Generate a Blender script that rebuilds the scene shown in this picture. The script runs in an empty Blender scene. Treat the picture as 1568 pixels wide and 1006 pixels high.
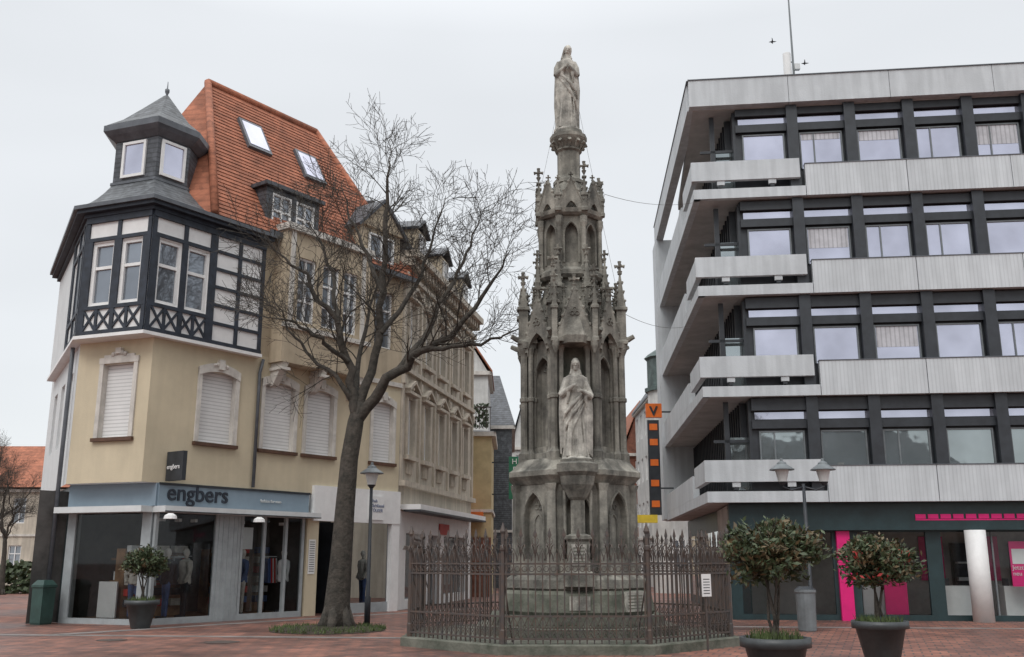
import bpy, bmesh, math, random
from mathutils import Vector, Matrix, noise
R=math.radians
random.seed(7)
scene=bpy.context.scene
# ------------------------------------------------------------------ materials
MATS={}
def mat(name,col,rough=0.8,var=0.15,scale=1.5,bump=0.0,bscale=20,metal=0.0,streak=0.0,col2=None,spec=0.5,wave=None,fine=0.0):
    if name in MATS: return MATS[name]
    m=bpy.data.materials.new(name); m.use_nodes=True
    nt=m.node_tree; N=nt.nodes; L=nt.links
    b=N['Principled BSDF']; b.inputs['Roughness'].default_value=rough; b.inputs['Metallic'].default_value=metal
    b.inputs['Specular IOR Level'].default_value=spec
    geo=N.new('ShaderNodeNewGeometry')
    n1=N.new('ShaderNodeTexNoise'); n1.inputs['Scale'].default_value=scale; n1.inputs['Detail'].default_value=5; n1.inputs['Roughness'].default_value=0.68
    L.new(geo.outputs['Position'],n1.inputs['Vector'])
    ramp=N.new('ShaderNodeValToRGB')
    c2=col2 if col2 else tuple(c*(1-var*1.6) for c in col)
    c1=tuple(min(1,c*(1+var*0.6)) for c in col)
    ramp.color_ramp.elements[0].position=0.35; ramp.color_ramp.elements[1].position=0.65
    ramp.color_ramp.elements[0].color=(*c2,1); ramp.color_ramp.elements[1].color=(*c1,1)
    L.new(n1.outputs['Fac'],ramp.inputs['Fac'])
    out=ramp.outputs['Color']
    def mul(out,src):
        mx=N.new('ShaderNodeMix'); mx.data_type='RGBA'; mx.blend_type='MULTIPLY'; mx.inputs[0].default_value=1
        L.new(out,mx.inputs[6]); L.new(src,mx.inputs[7]); return mx.outputs[2]
    if streak>0:
        mp=N.new('ShaderNodeMapping'); mp.inputs['Scale'].default_value=(5,5,0.5)
        L.new(geo.outputs['Position'],mp.inputs['Vector'])
        n2=N.new('ShaderNodeTexNoise'); n2.inputs['Scale'].default_value=1.0; n2.inputs['Detail'].default_value=4
        L.new(mp.outputs['Vector'],n2.inputs['Vector'])
        r2=N.new('ShaderNodeValToRGB'); r2.color_ramp.elements[0].position=0.4; r2.color_ramp.elements[1].position=0.62
        r2.color_ramp.elements[0].color=(1-streak,)*3+(1,); r2.color_ramp.elements[1].color=(1,1,1,1)
        L.new(n2.outputs['Fac'],r2.inputs['Fac']); out=mul(out,r2.outputs['Color'])
    if fine>0:
        v=N.new('ShaderNodeTexVoronoi'); v.inputs['Scale'].default_value=5.5; L.new(geo.outputs['Position'],v.inputs['Vector'])
        sp=N.new('ShaderNodeSeparateColor'); L.new(v.outputs['Color'],sp.inputs[0])
        r4=N.new('ShaderNodeMapRange'); r4.inputs['To Min'].default_value=1-fine; r4.inputs['To Max'].default_value=1+fine*0.4; L.new(sp.outputs[0],r4.inputs['Value'])
        cc=N.new('ShaderNodeCombineColor')
        for k in range(3): L.new(r4.outputs[0],cc.inputs[k])
        out=mul(out,cc.outputs[0])
    if wave:
        w=N.new('ShaderNodeTexWave'); w.bands_direction=wave[0]; w.inputs['Scale'].default_value=wave[1]; w.inputs['Distortion'].default_value=wave[3] if len(wave)>3 else 0
        L.new(geo.outputs['Position'],w.inputs['Vector'])
        r3=N.new('ShaderNodeValToRGB'); r3.color_ramp.elements[0].position=0.0; r3.color_ramp.elements[1].position=0.35
        r3.color_ramp.elements[0].color=(1-wave[2],)*3+(1,); r3.color_ramp.elements[1].color=(1,1,1,1)
        L.new(w.outputs['Fac'],r3.inputs['Fac']); out=mul(out,r3.outputs['Color'])
    L.new(out,b.inputs['Base Color'])
    if bump>0:
        n3=N.new('ShaderNodeTexNoise'); n3.inputs['Scale'].default_value=bscale; n3.inputs['Detail'].default_value=3
        L.new(geo.outputs['Position'],n3.inputs['Vector'])
        bp=N.new('ShaderNodeBump'); bp.inputs['Strength'].default_value=bump; bp.inputs['Distance'].default_value=0.03
        L.new(n3.outputs['Fac'],bp.inputs['Height']); L.new(bp.outputs['Normal'],b.inputs['Normal'])
    MATS[name]=m; return m
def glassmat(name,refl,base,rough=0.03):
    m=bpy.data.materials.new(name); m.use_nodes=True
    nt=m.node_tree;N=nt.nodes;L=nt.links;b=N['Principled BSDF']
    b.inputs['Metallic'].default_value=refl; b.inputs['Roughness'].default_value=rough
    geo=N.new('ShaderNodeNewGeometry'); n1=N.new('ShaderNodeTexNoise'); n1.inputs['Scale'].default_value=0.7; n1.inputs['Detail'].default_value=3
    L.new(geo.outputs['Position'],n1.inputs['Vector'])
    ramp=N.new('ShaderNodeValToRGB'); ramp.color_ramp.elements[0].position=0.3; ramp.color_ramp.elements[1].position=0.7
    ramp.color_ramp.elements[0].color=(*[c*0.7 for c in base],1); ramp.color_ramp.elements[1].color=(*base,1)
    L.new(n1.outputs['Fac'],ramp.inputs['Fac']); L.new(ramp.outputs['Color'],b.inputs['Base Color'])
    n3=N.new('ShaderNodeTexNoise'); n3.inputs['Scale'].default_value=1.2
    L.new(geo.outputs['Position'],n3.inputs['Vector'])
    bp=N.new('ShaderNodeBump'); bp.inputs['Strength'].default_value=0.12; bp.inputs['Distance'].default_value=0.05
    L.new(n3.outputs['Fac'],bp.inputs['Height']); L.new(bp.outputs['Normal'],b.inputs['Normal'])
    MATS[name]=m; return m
def clearglass(name,tint=(0.85,0.88,0.88)):
    m=bpy.data.materials.new(name); m.use_nodes=True
    nt=m.node_tree;N=nt.nodes;L=nt.links
    for n in list(N): N.remove(n)
    o=N.new('ShaderNodeOutputMaterial'); t=N.new('ShaderNodeBsdfTransparent'); t.inputs[0].default_value=(*tint,1)
    g=N.new('ShaderNodeBsdfGlossy'); g.inputs['Roughness'].default_value=0.02; g.inputs[0].default_value=(0.9,0.95,1,1)
    fr=N.new('ShaderNodeFresnel'); fr.inputs['IOR'].default_value=1.4
    mx=N.new('ShaderNodeMixShader'); L.new(fr.outputs[0],mx.inputs[0]); L.new(t.outputs[0],mx.inputs[1]); L.new(g.outputs[0],mx.inputs[2]); L.new(mx.outputs[0],o.inputs[0])
    MATS[name]=m; return m

ywall=mat('yellow_plaster',(0.575,0.50,0.36),0.9,0.06,0.7,0.15,40,streak=0.05)
tanwall=mat('tan_plaster',(0.48,0.40,0.29),0.9,0.12,0.8,0.15,40,streak=0.12)
beige=mat('beige_plaster',(0.55,0.495,0.41),0.9,0.10,0.8,0.2,30,streak=0.2)
white=mat('white_paint',(0.76,0.76,0.75),0.6,0.05,3)
whitetrim=mat('stone_trim',(0.63,0.60,0.55),0.8,0.12,3,0.1,30,streak=0.15)
beigetrim=mat('beige_trim',(0.54,0.48,0.395),0.85,0.12,3,0.2,30,streak=0.2)
shutter=mat('roller_shutter',(0.70,0.70,0.69),0.6,0.04,2,wave=('Z',3.2,0.3))
navy=mat('navy_timber',(0.024,0.032,0.047),0.6,0.3,4,0.1,30)
slate=mat('slate',(0.115,0.125,0.135),0.55,0.3,5,0.3,12,wave=('Z',2.6,0.5,0.6),fine=0.35)
slatedk=mat('slate_dark',(0.085,0.092,0.105),0.5,0.3,4,0.2,12,wave=('Z',2.2,0.5,0.4),fine=0.35)
zinc=mat('zinc',(0.10,0.11,0.125),0.45,0.2,3)
tile=mat('orange_roof_tile',(0.37,0.135,0.075),0.85,0.20,1.6,0.3,15,wave=('Z',1.35,0.2,0.25),fine=0.22)
stone=mat('monument_stone',(0.275,0.262,0.225),0.92,0.35,1.9,0.4,24,streak=0.45,col2=(0.115,0.112,0.098))
stonelt=mat('statue_stone',(0.47,0.45,0.40),0.9,0.35,4,0.25,30,streak=0.45,col2=(0.22,0.212,0.19))
stonedk=mat('mossy_and_shade_stone',(0.14,0.14,0.115),0.9,0.3,2.2,0.4,20,col2=(0.06,0.068,0.05))
bark=mat('bark',(0.062,0.053,0.044),0.95,0.35,6,0.9,18,col2=(0.028,0.026,0.021))
iron=mat('wrought_iron',(0.044,0.041,0.041),0.55,0.5,8,col2=(0.09,0.06,0.045))
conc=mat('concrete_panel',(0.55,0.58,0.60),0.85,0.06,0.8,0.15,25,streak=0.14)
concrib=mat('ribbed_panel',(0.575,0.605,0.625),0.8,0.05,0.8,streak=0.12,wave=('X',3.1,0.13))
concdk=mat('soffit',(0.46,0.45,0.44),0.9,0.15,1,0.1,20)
blackmetal=mat('black_metal',(0.030,0.035,0.042),0.45,0.2,3)
greymetal=mat('grey_metal',(0.17,0.19,0.20),0.45,0.15,3)
greyframe=mat('grey_frame',(0.33,0.36,0.37),0.5,0.1,3)
signgrey=mat('sign_fascia',(0.21,0.275,0.33),0.55,0.05,2)
ltgrey=mat('light_grey',(0.60,0.62,0.62),0.6,0.06,2)
magenta=mat('magenta_panel',(0.75,0.01,0.19),0.45,0.08,2)
teal=mat('dark_teal',(0.02,0.045,0.05),0.4,0.2,2)
leaf=mat('leaf',(0.060,0.082,0.035),0.6,0.5,9,col2=(0.018,0.03,0.012))
leafr=mat('leaf_bronze',(0.125,0.09,0.042),0.6,0.4,9)
petal=mat('red_petal',(0.4,0.03,0.03),0.6,0.2,9)
pot=mat('plastic_planter',(0.045,0.052,0.055),0.45,0.2,3)
soil=mat('soil',(0.04,0.03,0.02),1,0.3,9,0.5,20)
grassm=mat('grass_blades',(0.07,0.10,0.03),0.8,0.4,6)
interior=mat('interior_wall',(0.10,0.095,0.09),0.9,0.3,1)
interlt=mat('interior_light',(0.5,0.48,0.45),0.9,0.2,1)
woodm=mat('interior_wood',(0.25,0.14,0.07),0.6,0.3,3)
redm=mat('red_paint',(0.45,0.03,0.02),0.6,0.1,3)
orange=mat('orange_sign',(0.75,0.16,0.02),0.5,0.1,3)
yellow=mat('yellow_sign',(0.75,0.55,0.05),0.5,0.1,3)
green=mat('green_sign',(0.02,0.16,0.08),0.5,0.1,3)
binm=mat('green_bin',(0.03,0.07,0.06),0.5,0.2,3)
brownm=mat('brown_sill',(0.10,0.05,0.03),0.7,0.2,3)
denim=mat('denim',(0.06,0.10,0.22),0.9,0.2,9)
coat=mat('dark_cloth',(0.03,0.03,0.035),0.9,0.3,9)
knit=mat('light_knit',(0.5,0.47,0.42),0.9,0.2,9)
skinm=mat('mannequin_shell',(0.6,0.57,0.52),0.5,0.1,9)
rough_y=mat('yellow_house',(0.52,0.42,0.24),0.9,0.15,1)
whouse=mat('white_house',(0.62,0.62,0.60),0.9,0.12,1,streak=0.15)
redbrick=mat('red_brick',(0.22,0.09,0.06),0.9,0.3,3)
copper=mat('copper_turret',(0.09,0.125,0.12),0.6,0.3,3)
curtain=mat('net_curtain',(0.55,0.55,0.58),0.9,0.1,3,wave=('X',2.5,0.3))
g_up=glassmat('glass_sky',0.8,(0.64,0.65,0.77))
g_lo=glassmat('glass_low',0.8,(0.42,0.47,0.48))  # darker tint stands in for trees reflected in the lower panes
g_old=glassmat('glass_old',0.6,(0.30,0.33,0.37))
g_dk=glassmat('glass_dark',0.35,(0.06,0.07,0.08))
g_clr=clearglass('shop_glass')
lampglass=mat('lamp_glass',(0.62,0.63,0.62),0.3,0.05,3)
def paving():
    m=bpy.data.materials.new('brick_paving'); m.use_nodes=True
    nt=m.node_tree;N=nt.nodes;L=nt.links;b=N['Principled BSDF']
    geo=N.new('ShaderNodeNewGeometry'); mp=N.new('ShaderNodeMapping'); mp.inputs['Rotation'].default_value=(0,0,R(20))
    L.new(geo.outputs['Position'],mp.inputs['Vector'])
    br=N.new('ShaderNodeTexBrick'); br.inputs['Scale'].default_value=1; br.inputs['Brick Width'].default_value=0.30; br.inputs['Row Height'].default_value=0.30; br.offset=0.5
    br.inputs['Mortar Size'].default_value=0.014; br.inputs['Color1'].default_value=(0.29,0.13,0.092,1); br.inputs['Color2'].default_value=(0.17,0.085,0.068,1); br.inputs['Mortar'].default_value=(0.075,0.065,0.06,1)
    L.new(mp.outputs['Vector'],br.inputs['Vector'])
    def mulramp(scale,det,a,b_,p0=.35,p1=.66):
        n=N.new('ShaderNodeTexNoise'); n.inputs['Scale'].default_value=scale; n.inputs['Detail'].default_value=det
        L.new(geo.outputs['Position'],n.inputs['Vector'])
        r=N.new('ShaderNodeValToRGB'); r.color_ramp.elements[0].position=p0; r.color_ramp.elements[1].position=p1
        r.color_ramp.elements[0].color=(*a,1); r.color_ramp.elements[1].color=(*b_,1); L.new(n.outputs['Fac'],r.inputs['Fac']); return n,r
    n,r=mulramp(0.3,6,(0.60,0.64,0.68),(1.15,1.08,1.02)); n2,r2_=mulramp(2.2,6,(0.66,0.68,0.70),(1.12,1.1,1.1))
    mx=N.new('ShaderNodeMix'); mx.data_type='RGBA'; mx.blend_type='MULTIPLY'; mx.inputs[0].default_value=1
    L.new(br.outputs['Color'],mx.inputs[6]); L.new(r.outputs['Color'],mx.inputs[7])
    my=N.new('ShaderNodeMix'); my.data_type='RGBA'; my.blend_type='MULTIPLY'; my.inputs[0].default_value=1
    L.new(mx.outputs[2],my.inputs[6]); L.new(r2_.outputs['Color'],my.inputs[7]); L.new(my.outputs[2],b.inputs['Base Color'])
    r2=N.new('ShaderNodeMapRange'); r2.inputs['From Min'].default_value=0.35; r2.inputs['From Max'].default_value=0.65; r2.inputs['To Min'].default_value=0.38; r2.inputs['To Max'].default_value=0.8
    L.new(n.outputs['Fac'],r2.inputs['Value']); L.new(r2.outputs[0],b.inputs['Roughness'])
    bp=N.new('ShaderNodeBump'); bp.inputs['Strength'].default_value=0.5; bp.inputs['Distance'].default_value=0.012; bp.invert=True
    L.new(br.outputs['Fac'],bp.inputs['Height']); L.new(bp.outputs['Normal'],b.inputs['Normal'])
    return m
pave=paving()
greystone=mat('grey_paving',(0.22,0.20,0.19),0.6,0.25,1.2,0.2,20)

# ------------------------------------------------------------------ builders
class Frame:
    def __init__(s,O,az=None,d=None,n=None):
        s.O=O
        if az is not None: s.d=(math.sin(R(az)),math.cos(R(az)))
        else: s.d=d
        s.n=n if n else (s.d[1],-s.d[0])
    def p(s,a,o,z): return (s.O[0]+s.d[0]*a+s.n[0]*o, s.O[1]+s.d[1]*a+s.n[1]*o, z)
class Part:
    def __init__(s): s.v=[]; s.f=[]
    def poly(s,pts):
        i=len(s.v); s.v+= [tuple(p) for p in pts]; s.f.append(tuple(range(i,i+len(pts))))
    def hexa(s,c):
        i=len(s.v); s.v+=[tuple(p) for p in c]
        for q in ((0,1,2,3),(7,6,5,4),(0,4,5,1),(1,5,6,2),(2,6,7,3),(3,7,4,0)): s.f.append(tuple(i+k for k in q))
    def box(s,fr,a0,a1,o0,o1,z0,z1):
        s.hexa([fr.p(a0,o0,z0),fr.p(a1,o0,z0),fr.p(a1,o1,z0),fr.p(a0,o1,z0),fr.p(a0,o0,z1),fr.p(a1,o0,z1),fr.p(a1,o1,z1),fr.p(a0,o1,z1)])
    def beam(s,fr,a0,z0,a1,z1,w,o0,o1):
        dx,dz=a1-a0,z1-z0; l=math.hypot(dx,dz); px,pz=-dz/l*w/2,dx/l*w/2
        q=[(a0+px,z0+pz),(a1+px,z1+pz),(a1-px,z1-pz),(a0-px,z0-pz)]
        s.hexa([fr.p(x,o0,z) for x,z in q]+[fr.p(x,o1,z) for x,z in q])
    def quad(s,fr,a0,a1,z0,z1,o): s.poly([fr.p(a0,o,z0),fr.p(a1,o,z0),fr.p(a1,o,z1),fr.p(a0,o,z1)])
    def loft(s,rings,caps=True):
        i=len(s.v); n=len(rings[0])
        for r in rings: s.v+=[tuple(p) for p in r]
        for k in range(len(rings)-1):
            for j in range(n):
                a=i+k*n+j; b=i+k*n+(j+1)%n
                s.f.append((a,b,b+n,a+n))
        if caps:
            s.f.append(tuple(i+j for j in reversed(range(n)))); s.f.append(tuple(i+(len(rings)-1)*n+j for j in range(n)))
    def prism(s,c,levels,n=8,rot=0.0):
        s.loft([[(c[0]+r*math.cos(rot+2*math.pi*j/n),c[1]+r*math.sin(rot+2*math.pi*j/n),z) for j in range(n)] for z,r in levels])
    def tube(s,pts,rad,n=6,caps=True):
        pts=[Vector(p) for p in pts]; rings=[]; up=None
        for i,p in enumerate(pts):
            t=(pts[min(i+1,len(pts)-1)]-pts[max(i-1,0)])
            if t.length<1e-9: t=Vector((0,0,1))
            t.normalize()
            if up is None: up=t.orthogonal().normalized()
            else:
                up=up-t*up.dot(t)
                up=up.normalized() if up.length>1e-6 else t.orthogonal().normalized()
            w=t.cross(up); r=rad[i] if isinstance(rad,(list,tuple)) else rad
            rings.append([p+(up*math.cos(2*math.pi*j/n)+w*math.sin(2*math.pi*j/n))*r for j in range(n)])
        s.loft(rings,caps)
    def ell(s,c,r,nu=10,nv=7,M=None):
        rings=[]
        for i in range(nv+1):
            ph=-math.pi/2+math.pi*i/nv; cr=max(math.cos(ph),0.02)
            ring=[]
            for j in range(nu):
                th=2*math.pi*j/nu; q=Vector((r[0]*cr*math.cos(th),r[1]*cr*math.sin(th),r[2]*math.sin(ph)))
                if M: q=M@q
                ring.append((c[0]+q.x,c[1]+q.y,c[2]+q.z))
            rings.append(ring)
        s.loft(rings)
    def poly_prism(s,pts,z0,z1):
        s.loft([[(x,y,z0) for x,y in pts],[(x,y,z1) for x,y in pts]])
class Thing:
    def __init__(s,name,loc=(0,0,0)):
        s.e=bpy.data.objects.new(name,None); s.e.location=loc; s.loc=Vector(loc); s.e.empty_display_size=0.3
        scene.collection.objects.link(s.e); s.parts={}; s.name=name
    def __getitem__(s,key):
        if key not in s.parts: s.parts[key]=Part()
        return s.parts[key]
    def part(s,pn,m): return s[(pn,m.name)]
    def done(s,smooth=(),remesh={}):
        obs=[]
        for (pn,mn),p in s.parts.items():
            if not p.f: continue
            me=bpy.data.meshes.new(pn); me.from_pydata(p.v,[],p.f); me.update()
            bm=bmesh.new(); bm.from_mesh(me); bmesh.ops.recalc_face_normals(bm,faces=bm.faces); bm.to_mesh(me); bm.free()
            me.materials.append(bpy.data.materials[mn])
            o=bpy.data.objects.new(pn,me); scene.collection.objects.link(o); o.parent=s.e; o.location=-s.loc
            if pn in smooth:
                for q in me.polygons: q.use_smooth=True
            if pn in remesh:
                md=o.modifiers.new('r','REMESH'); md.mode='VOXEL'; md.voxel_size=remesh[pn]; md.use_smooth_shade=True
            obs.append(o)
        return obs
def text(thing,body,fr,a,z,o,size,m,align='LEFT',extr=0.02,bold=0.0):
    c=bpy.data.curves.new('lettering','FONT'); c.body=body; c.size=size; c.extrude=extr; c.align_x=align; c.offset=bold; c.materials.append(m)
    ob=bpy.data.objects.new('lettering',c); scene.collection.objects.link(ob); ob.parent=thing.e
    p=Vector(fr.p(a,o,z))-thing.loc
    ob.matrix_local=Matrix(((fr.d[0],0,fr.n[0],p.x),(fr.d[1],0,fr.n[1],p.y),(0,1,0,p.z),(0,0,0,1)))
    return ob
def wall(P,fr,s0,s1,z0,z1,ops=(),depth=0.2,o=0.0,rev=None):
    rev=rev or P
    ss=sorted({s0,s1,*[q for a in ops for q in a[:2]]}); zz=sorted({z0,z1,*[q for a in ops for q in a[2:4]]})
    ss=[x for x in ss if s0<=x<=s1]; zz=[x for x in zz if z0<=x<=z1]
    for i in range(len(ss)-1):
        for j in range(len(zz)-1):
            cs=(ss[i]+ss[i+1])/2; cz=(zz[j]+zz[j+1])/2
            if any(a[0]<cs<a[1] and a[2]<cz<a[3] for a in ops): continue
            P.quad(fr,ss[i],ss[i+1],zz[j],zz[j+1],o)
    for a in ops:
        a0,a1,c0,c1=a[:4]
        for (x0,y0),(x1,y1) in (((a0,c0),(a1,c0)),((a1,c0),(a1,c1)),((a1,c1),(a0,c1)),((a0,c1),(a0,c0))):
            rev.poly([fr.p(x0,o,y0),fr.p(x1,o,y1),fr.p(x1,o-depth,y1),fr.p(x0,o-depth,y0)])
def window(T,fr,a0,a1,z0,z1,o=-0.18,nx=2,trans=(0.68,),fm=white,gm=g_old,fw=0.06,tag='window'):
    G=T.part(tag+'_glass',gm); F=T.part(tag+'_frames',fm)
    G.quad(fr,a0,a1,z0,z1,o)
    F.box(fr,a0,a0+fw,o+0.003,o+0.07,z0,z1); F.box(fr,a1-fw,a1,o+0.003,o+0.07,z0,z1)
    F.box(fr,a0+fw,a1-fw,o+0.003,o+0.069,z0,z0+fw); F.box(fr,a0+fw,a1-fw,o+0.003,o+0.069,z1-fw,z1)
    for i in range(1,nx):
        x=a0+(a1-a0)*i/nx; F.box(fr,x-fw*0.5,x+fw*0.5,o+0.003,o+0.062,z0+fw,z1-fw)
    for t in trans:
        z=z0+(z1-z0)*t; F.box(fr,a0+fw,a1-fw,o+0.004,o+0.055,z-fw*0.5,z+fw*0.5)

# ------------------------------------------------------------------ ground
T=Thing('ground'); T.part('paving_sheet',pave).poly([(-400,-200,0),(400,-200,0),(400,700,0),(-400,700,0)])
G=T.part('paving_strips',greystone)
fr=Frame((-9.15,25.6),36)
G.poly([fr.p(-3,0.9,0.004),fr.p(12,0.9,0.004),fr.p(12,1.3,0.004),fr.p(-3,1.3,0.004)])
G.poly([(-14,22.6,0.004),(-2.2,21.4,0.004),(-2.2,21.75,0.004),(-14,22.95,0.004)])
G.poly([(4.9,25.0,0.004),(25,23,0.004),(25,23.4,0.004),(4.9,25.4,0.004)])
T.part('manhole_cover',iron).prism((-5.8,20.5),[(0.005,0.35),(0.009,0.35)],24)
T.part('manhole_cover',iron).prism((-8.2,21.0),[(0.005,0.3),(0.009,0.3)],24)
T.done()

# ------------------------------------------------------------------ left corner building
T=Thing('half_timbered_corner_building',(-9,29,0))
C1=(-9.15,25.6); C0=(-11.84,26.6); E=(-3.79,33.0)
F2=Frame(C1,36); F1=Frame(C1,-69.5); F1.n=(-0.350,-0.937)
F0=Frame(C0,-30); F0.n=(-0.866,-0.5)
Cw=(-9.44,25.2); W1f=Frame(Cw,-69.5); W1f.n=(-0.350,-0.937)
Cw0=(-11.75,26.06); W0f=Frame(Cw0,-30); W0f.n=(-0.866,-0.5)
Wl=T.part('plaster_wall',ywall); Tw=T.part('upper_tan_wall',tanwall); Tr=T.part('stone_trim',whitetrim)
wins=[(1.08,2.22),(3.28,4.42),(4.92,6.02),(7.80,8.75)]
ops=[(a,b,4.72,6.68) for a,b in wins]
wall(Wl,F2,-0.5,9.12,3.55,7.42,ops,0.16,rev=Tr)
Sh=T.part('roller_shutters',shutter)
Br=T.part('window_sills',brownm)
for a,b in wins:
    Sh.quad(F2,a,b,4.72,6.68,-0.14)
    Tr.box(F2,a-0.13,a-0.002,0.003,0.05,4.72,6.75); Tr.box(F2,b+0.002,b+0.13,0.003,0.05,4.72,6.75)
    n=8
    for i in range(n):
        t0=-1+2*i/n; t1=-1+2*(i+1)/n; h=(b-a)/2+0.13; c=(a+b)/2
        z=lambda t:6.70+0.17*(1-t*t)
        Tr.hexa([F2.p(c+h*t0,0.003,z(t0)-0.17),F2.p(c+h*t1,0.003,z(t1)-0.17),F2.p(c+h*t1,0.07,z(t1)-0.17),F2.p(c+h*t0,0.07,z(t0)-0.17),
                 F2.p(c+h*t0,0.003,z(t0)+0.07),F2.p(c+h*t1,0.003,z(t1)+0.07),F2.p(c+h*t1,0.07,z(t1)+0.07),F2.p(c+h*t0,0.07,z(t0)+0.07)])
    m_=(a+b)/2
    Tr.box(F2,m_-0.09,m_+0.09,0.003,0.13,6.76,7.04)
    for dx in (-0.2,-0.1,0.1,0.2): Tr.ell(F2.p(m_+dx,0.05,6.93-abs(dx)*0.3),(0.07,0.07,0.07),6,4)
    Br.box(F2,a-0.16,b+0.16,0.003,0.10,4.62,4.715)
wall(Wl,W1f,0,2.47,3.55,7.42,[(0.55,1.55,4.72,6.68)],0.16,rev=Tr)
Sh.quad(W1f,0.55,1.55,4.72,6.68,-0.14)
for q in ((0.42,0.548),(1.552,1.68)): Tr.box(W1f,q[0],q[1],0.003,0.05,4.72,6.75)
Tr.box(W1f,0.40,1.70,0.003,0.06,6.70,6.86); Tr.box(W1f,0.55,1.55,0.003,0.055,6.862,6.93); Tr.box(W1f,0.96,1.14,0.003,0.12,6.94,7.1)
for dx in (-0.2,-0.1,0.1,0.2): Tr.ell(W1f.p(1.05+dx,0.05,7.0-abs(dx)*0.3),(0.07,0.07,0.07),6,4)
Br.box(W1f,0.38,1.72,0.003,0.1,4.62,4.715)
T.part('overhang_soffit',white).poly([(*C0,3.552),(*Cw0,3.552),(*Cw,3.552),F2.p(-0.5,0,3.552),(*C1,3.552)])
ops=[(1.0,1.9,4.8,6.7),(3.0,3.9,4.8,6.7),(5.0,5.9,4.8,6.7),(1.2,2.0,8.0,9.8),(3.0,3.9,8.0,9.8),(5.0,5.9,8.0,9.8)]
wall(T.part('side_wall',ltgrey),W0f,0,7.4,3.55,10.85,ops,0.16)
for a in ops: window(T,W0f,*a)
wall(T.part('side_shop_front',teal),F0,0,7.4,0,3.55,[(0.5,2.2,0.4,2.8),(2.6,4.4,0.4,2.8)],0.1)
for a in ((0.5,2.2),(2.6,4.4)): T.part('window_glass',g_old).quad(F0,a[0],a[1],0.4,2.8,-0.09)
ow=[(7.75,8.65,8.55,10.5)]
wall(Tw,F2,6.9,9.12,7.42,11.2,ow,0.16)
for a in ow: window(T,F2,*a)
wall(Tw,F2,2.9,3.4,7.42,11.2)
Tr.box(F2,6.9,9.12,0.003,0.08,7.3,7.45)
# oriel
on=0.55; Or=T.part('oriel_walls',tanwall)
ob_=[(3.85,4.55,8.55,10.55),(4.85,5.55,8.55,10.55),(5.75,6.35,8.55,10.55)]
wall(Or,F2,3.35,6.9,7.25,11.3,ob_,0.15,o=on)
for a in ob_: window(T,F2,*a,o=on-0.13,nx=2,trans=(0.33,0.66))
for a in (3.35,6.9):
    Or.poly([F2.p(a,0,7.25),F2.p(a,on,7.25),F2.p(a,on,11.3),F2.p(a,0,11.3)])
Or.poly([F2.p(3.35,0,7.25),F2.p(6.9,0,7.25),F2.p(6.9,on,7.25),F2.p(3.35,on,7.25)])
Tr.box(F2,3.3,6.95,on+0.003,on+0.09,8.28,8.42); Tr.box(F2,3.28,6.97,-0.05,on+0.14,11.3,11.5)
Tr.box(F2,3.5,3.66,on+0.003,on+0.06,8.42,11.3);Tr.box(F2,6.5,6.65,on+0.003,on+0.06,8.42,11.3)
for a in (3.45,5.0,6.55):
    Tr.hexa([F2.p(a,0.003,6.55),F2.p(a+0.22,0.003,6.55),F2.p(a+0.22,0.14,6.6),F2.p(a,0.14,6.6),F2.p(a,0.003,7.24),F2.p(a+0.22,0.003,7.24),F2.p(a+0.22,on,7.24),F2.p(a,on,7.24)])
    Tr.box(F2,a-0.05,a+0.27,0.004,on+0.02,7.02,7.1)
# timbered bay
Cb=(-9.57,24.77); B2=Frame(Cb,36); B1=Frame(Cb,-69.5); B1.n=(-0.350,-0.937)
Wb=T.part('bay_white_panels',white); Tm=T.part('bay_timbers',navy)
def bay(fr,L,wl,Lw):
    ops=[(a,b,8.22,9.98) for a,b in wl]
    wall(Wb,fr,0,L,7.42,10.7,ops,0.12)
    for a in ops: window(T,fr,*a,o=-0.10,nx=1,trans=(0.60,),tag='bay_window',fw=0.085)
    def H(z0,z1,a0=0,a1=L,p=0.05): Tm.box(fr,a0,a1,0.003,p,z0,z1)
    H(7.42,7.52,p=0.07); H(8.10,8.2,a1=Lw,p=0.052); H(10.02,10.12,a1=Lw,p=0.052); H(10.55,10.72,p=0.07)
    xs=[0.0]+[q for a in wl for q in a]+[Lw]
    for x0,x1 in zip(xs[0::2],xs[1::2]): Tm.box(fr,x0,x1-0.002,0.003,0.048,8.2,10.02)
    for x in (0.0,(wl[0][1]+wl[1][0])/2-0.06,Lw-0.12): 
        Tm.box(fr,x,x+0.12,0.003,0.047,10.12,10.55); Tm.box(fr,x,x+0.12,0.003,0.047,7.52,8.1)
B1L=2.2;B2L=3.8
bay(B1,B1L,[(0.25,0.95),(1.20,1.93)],B1L)
bay(B2,B2L,[(0.22,0.95),(1.13,1.86)],1.98)
for fr,segs in ((B1,[(0.13,0.6),(0.6,1.1),(1.1,1.6),(1.6,2.05)]),(B2,[(0.13,0.55),(0.55,1.0),(1.0,1.45),(1.45,1.88)])):
    for a,b in segs:
        Tm.beam(fr,a+0.02,7.54,b-0.02,8.09,0.06,0.004,0.04); Tm.beam(fr,a+0.02,8.09,b-0.02,7.54,0.06,0.005,0.043)
        Tm.box(fr,b-0.04,b+0.04,0.003,0.046,7.52,8.1)
for a in (1.98,2.84,3.69): Tm.box(B2,a,a+0.11,0.0035,0.0485,7.52,10.55)
for z in (7.98,8.50,9.02,9.54,10.06): Tm.box(B2,2.09,3.69,0.004,0.045,z,z+0.085)
Wb.poly([B2.p(B2L,0,7.42),B2.p(B2L,-0.6,7.42),B2.p(B2L,-0.6,10.9),B2.p(B2L,0,10.9)])
l0=B1.p(B1L,0,0)
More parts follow.
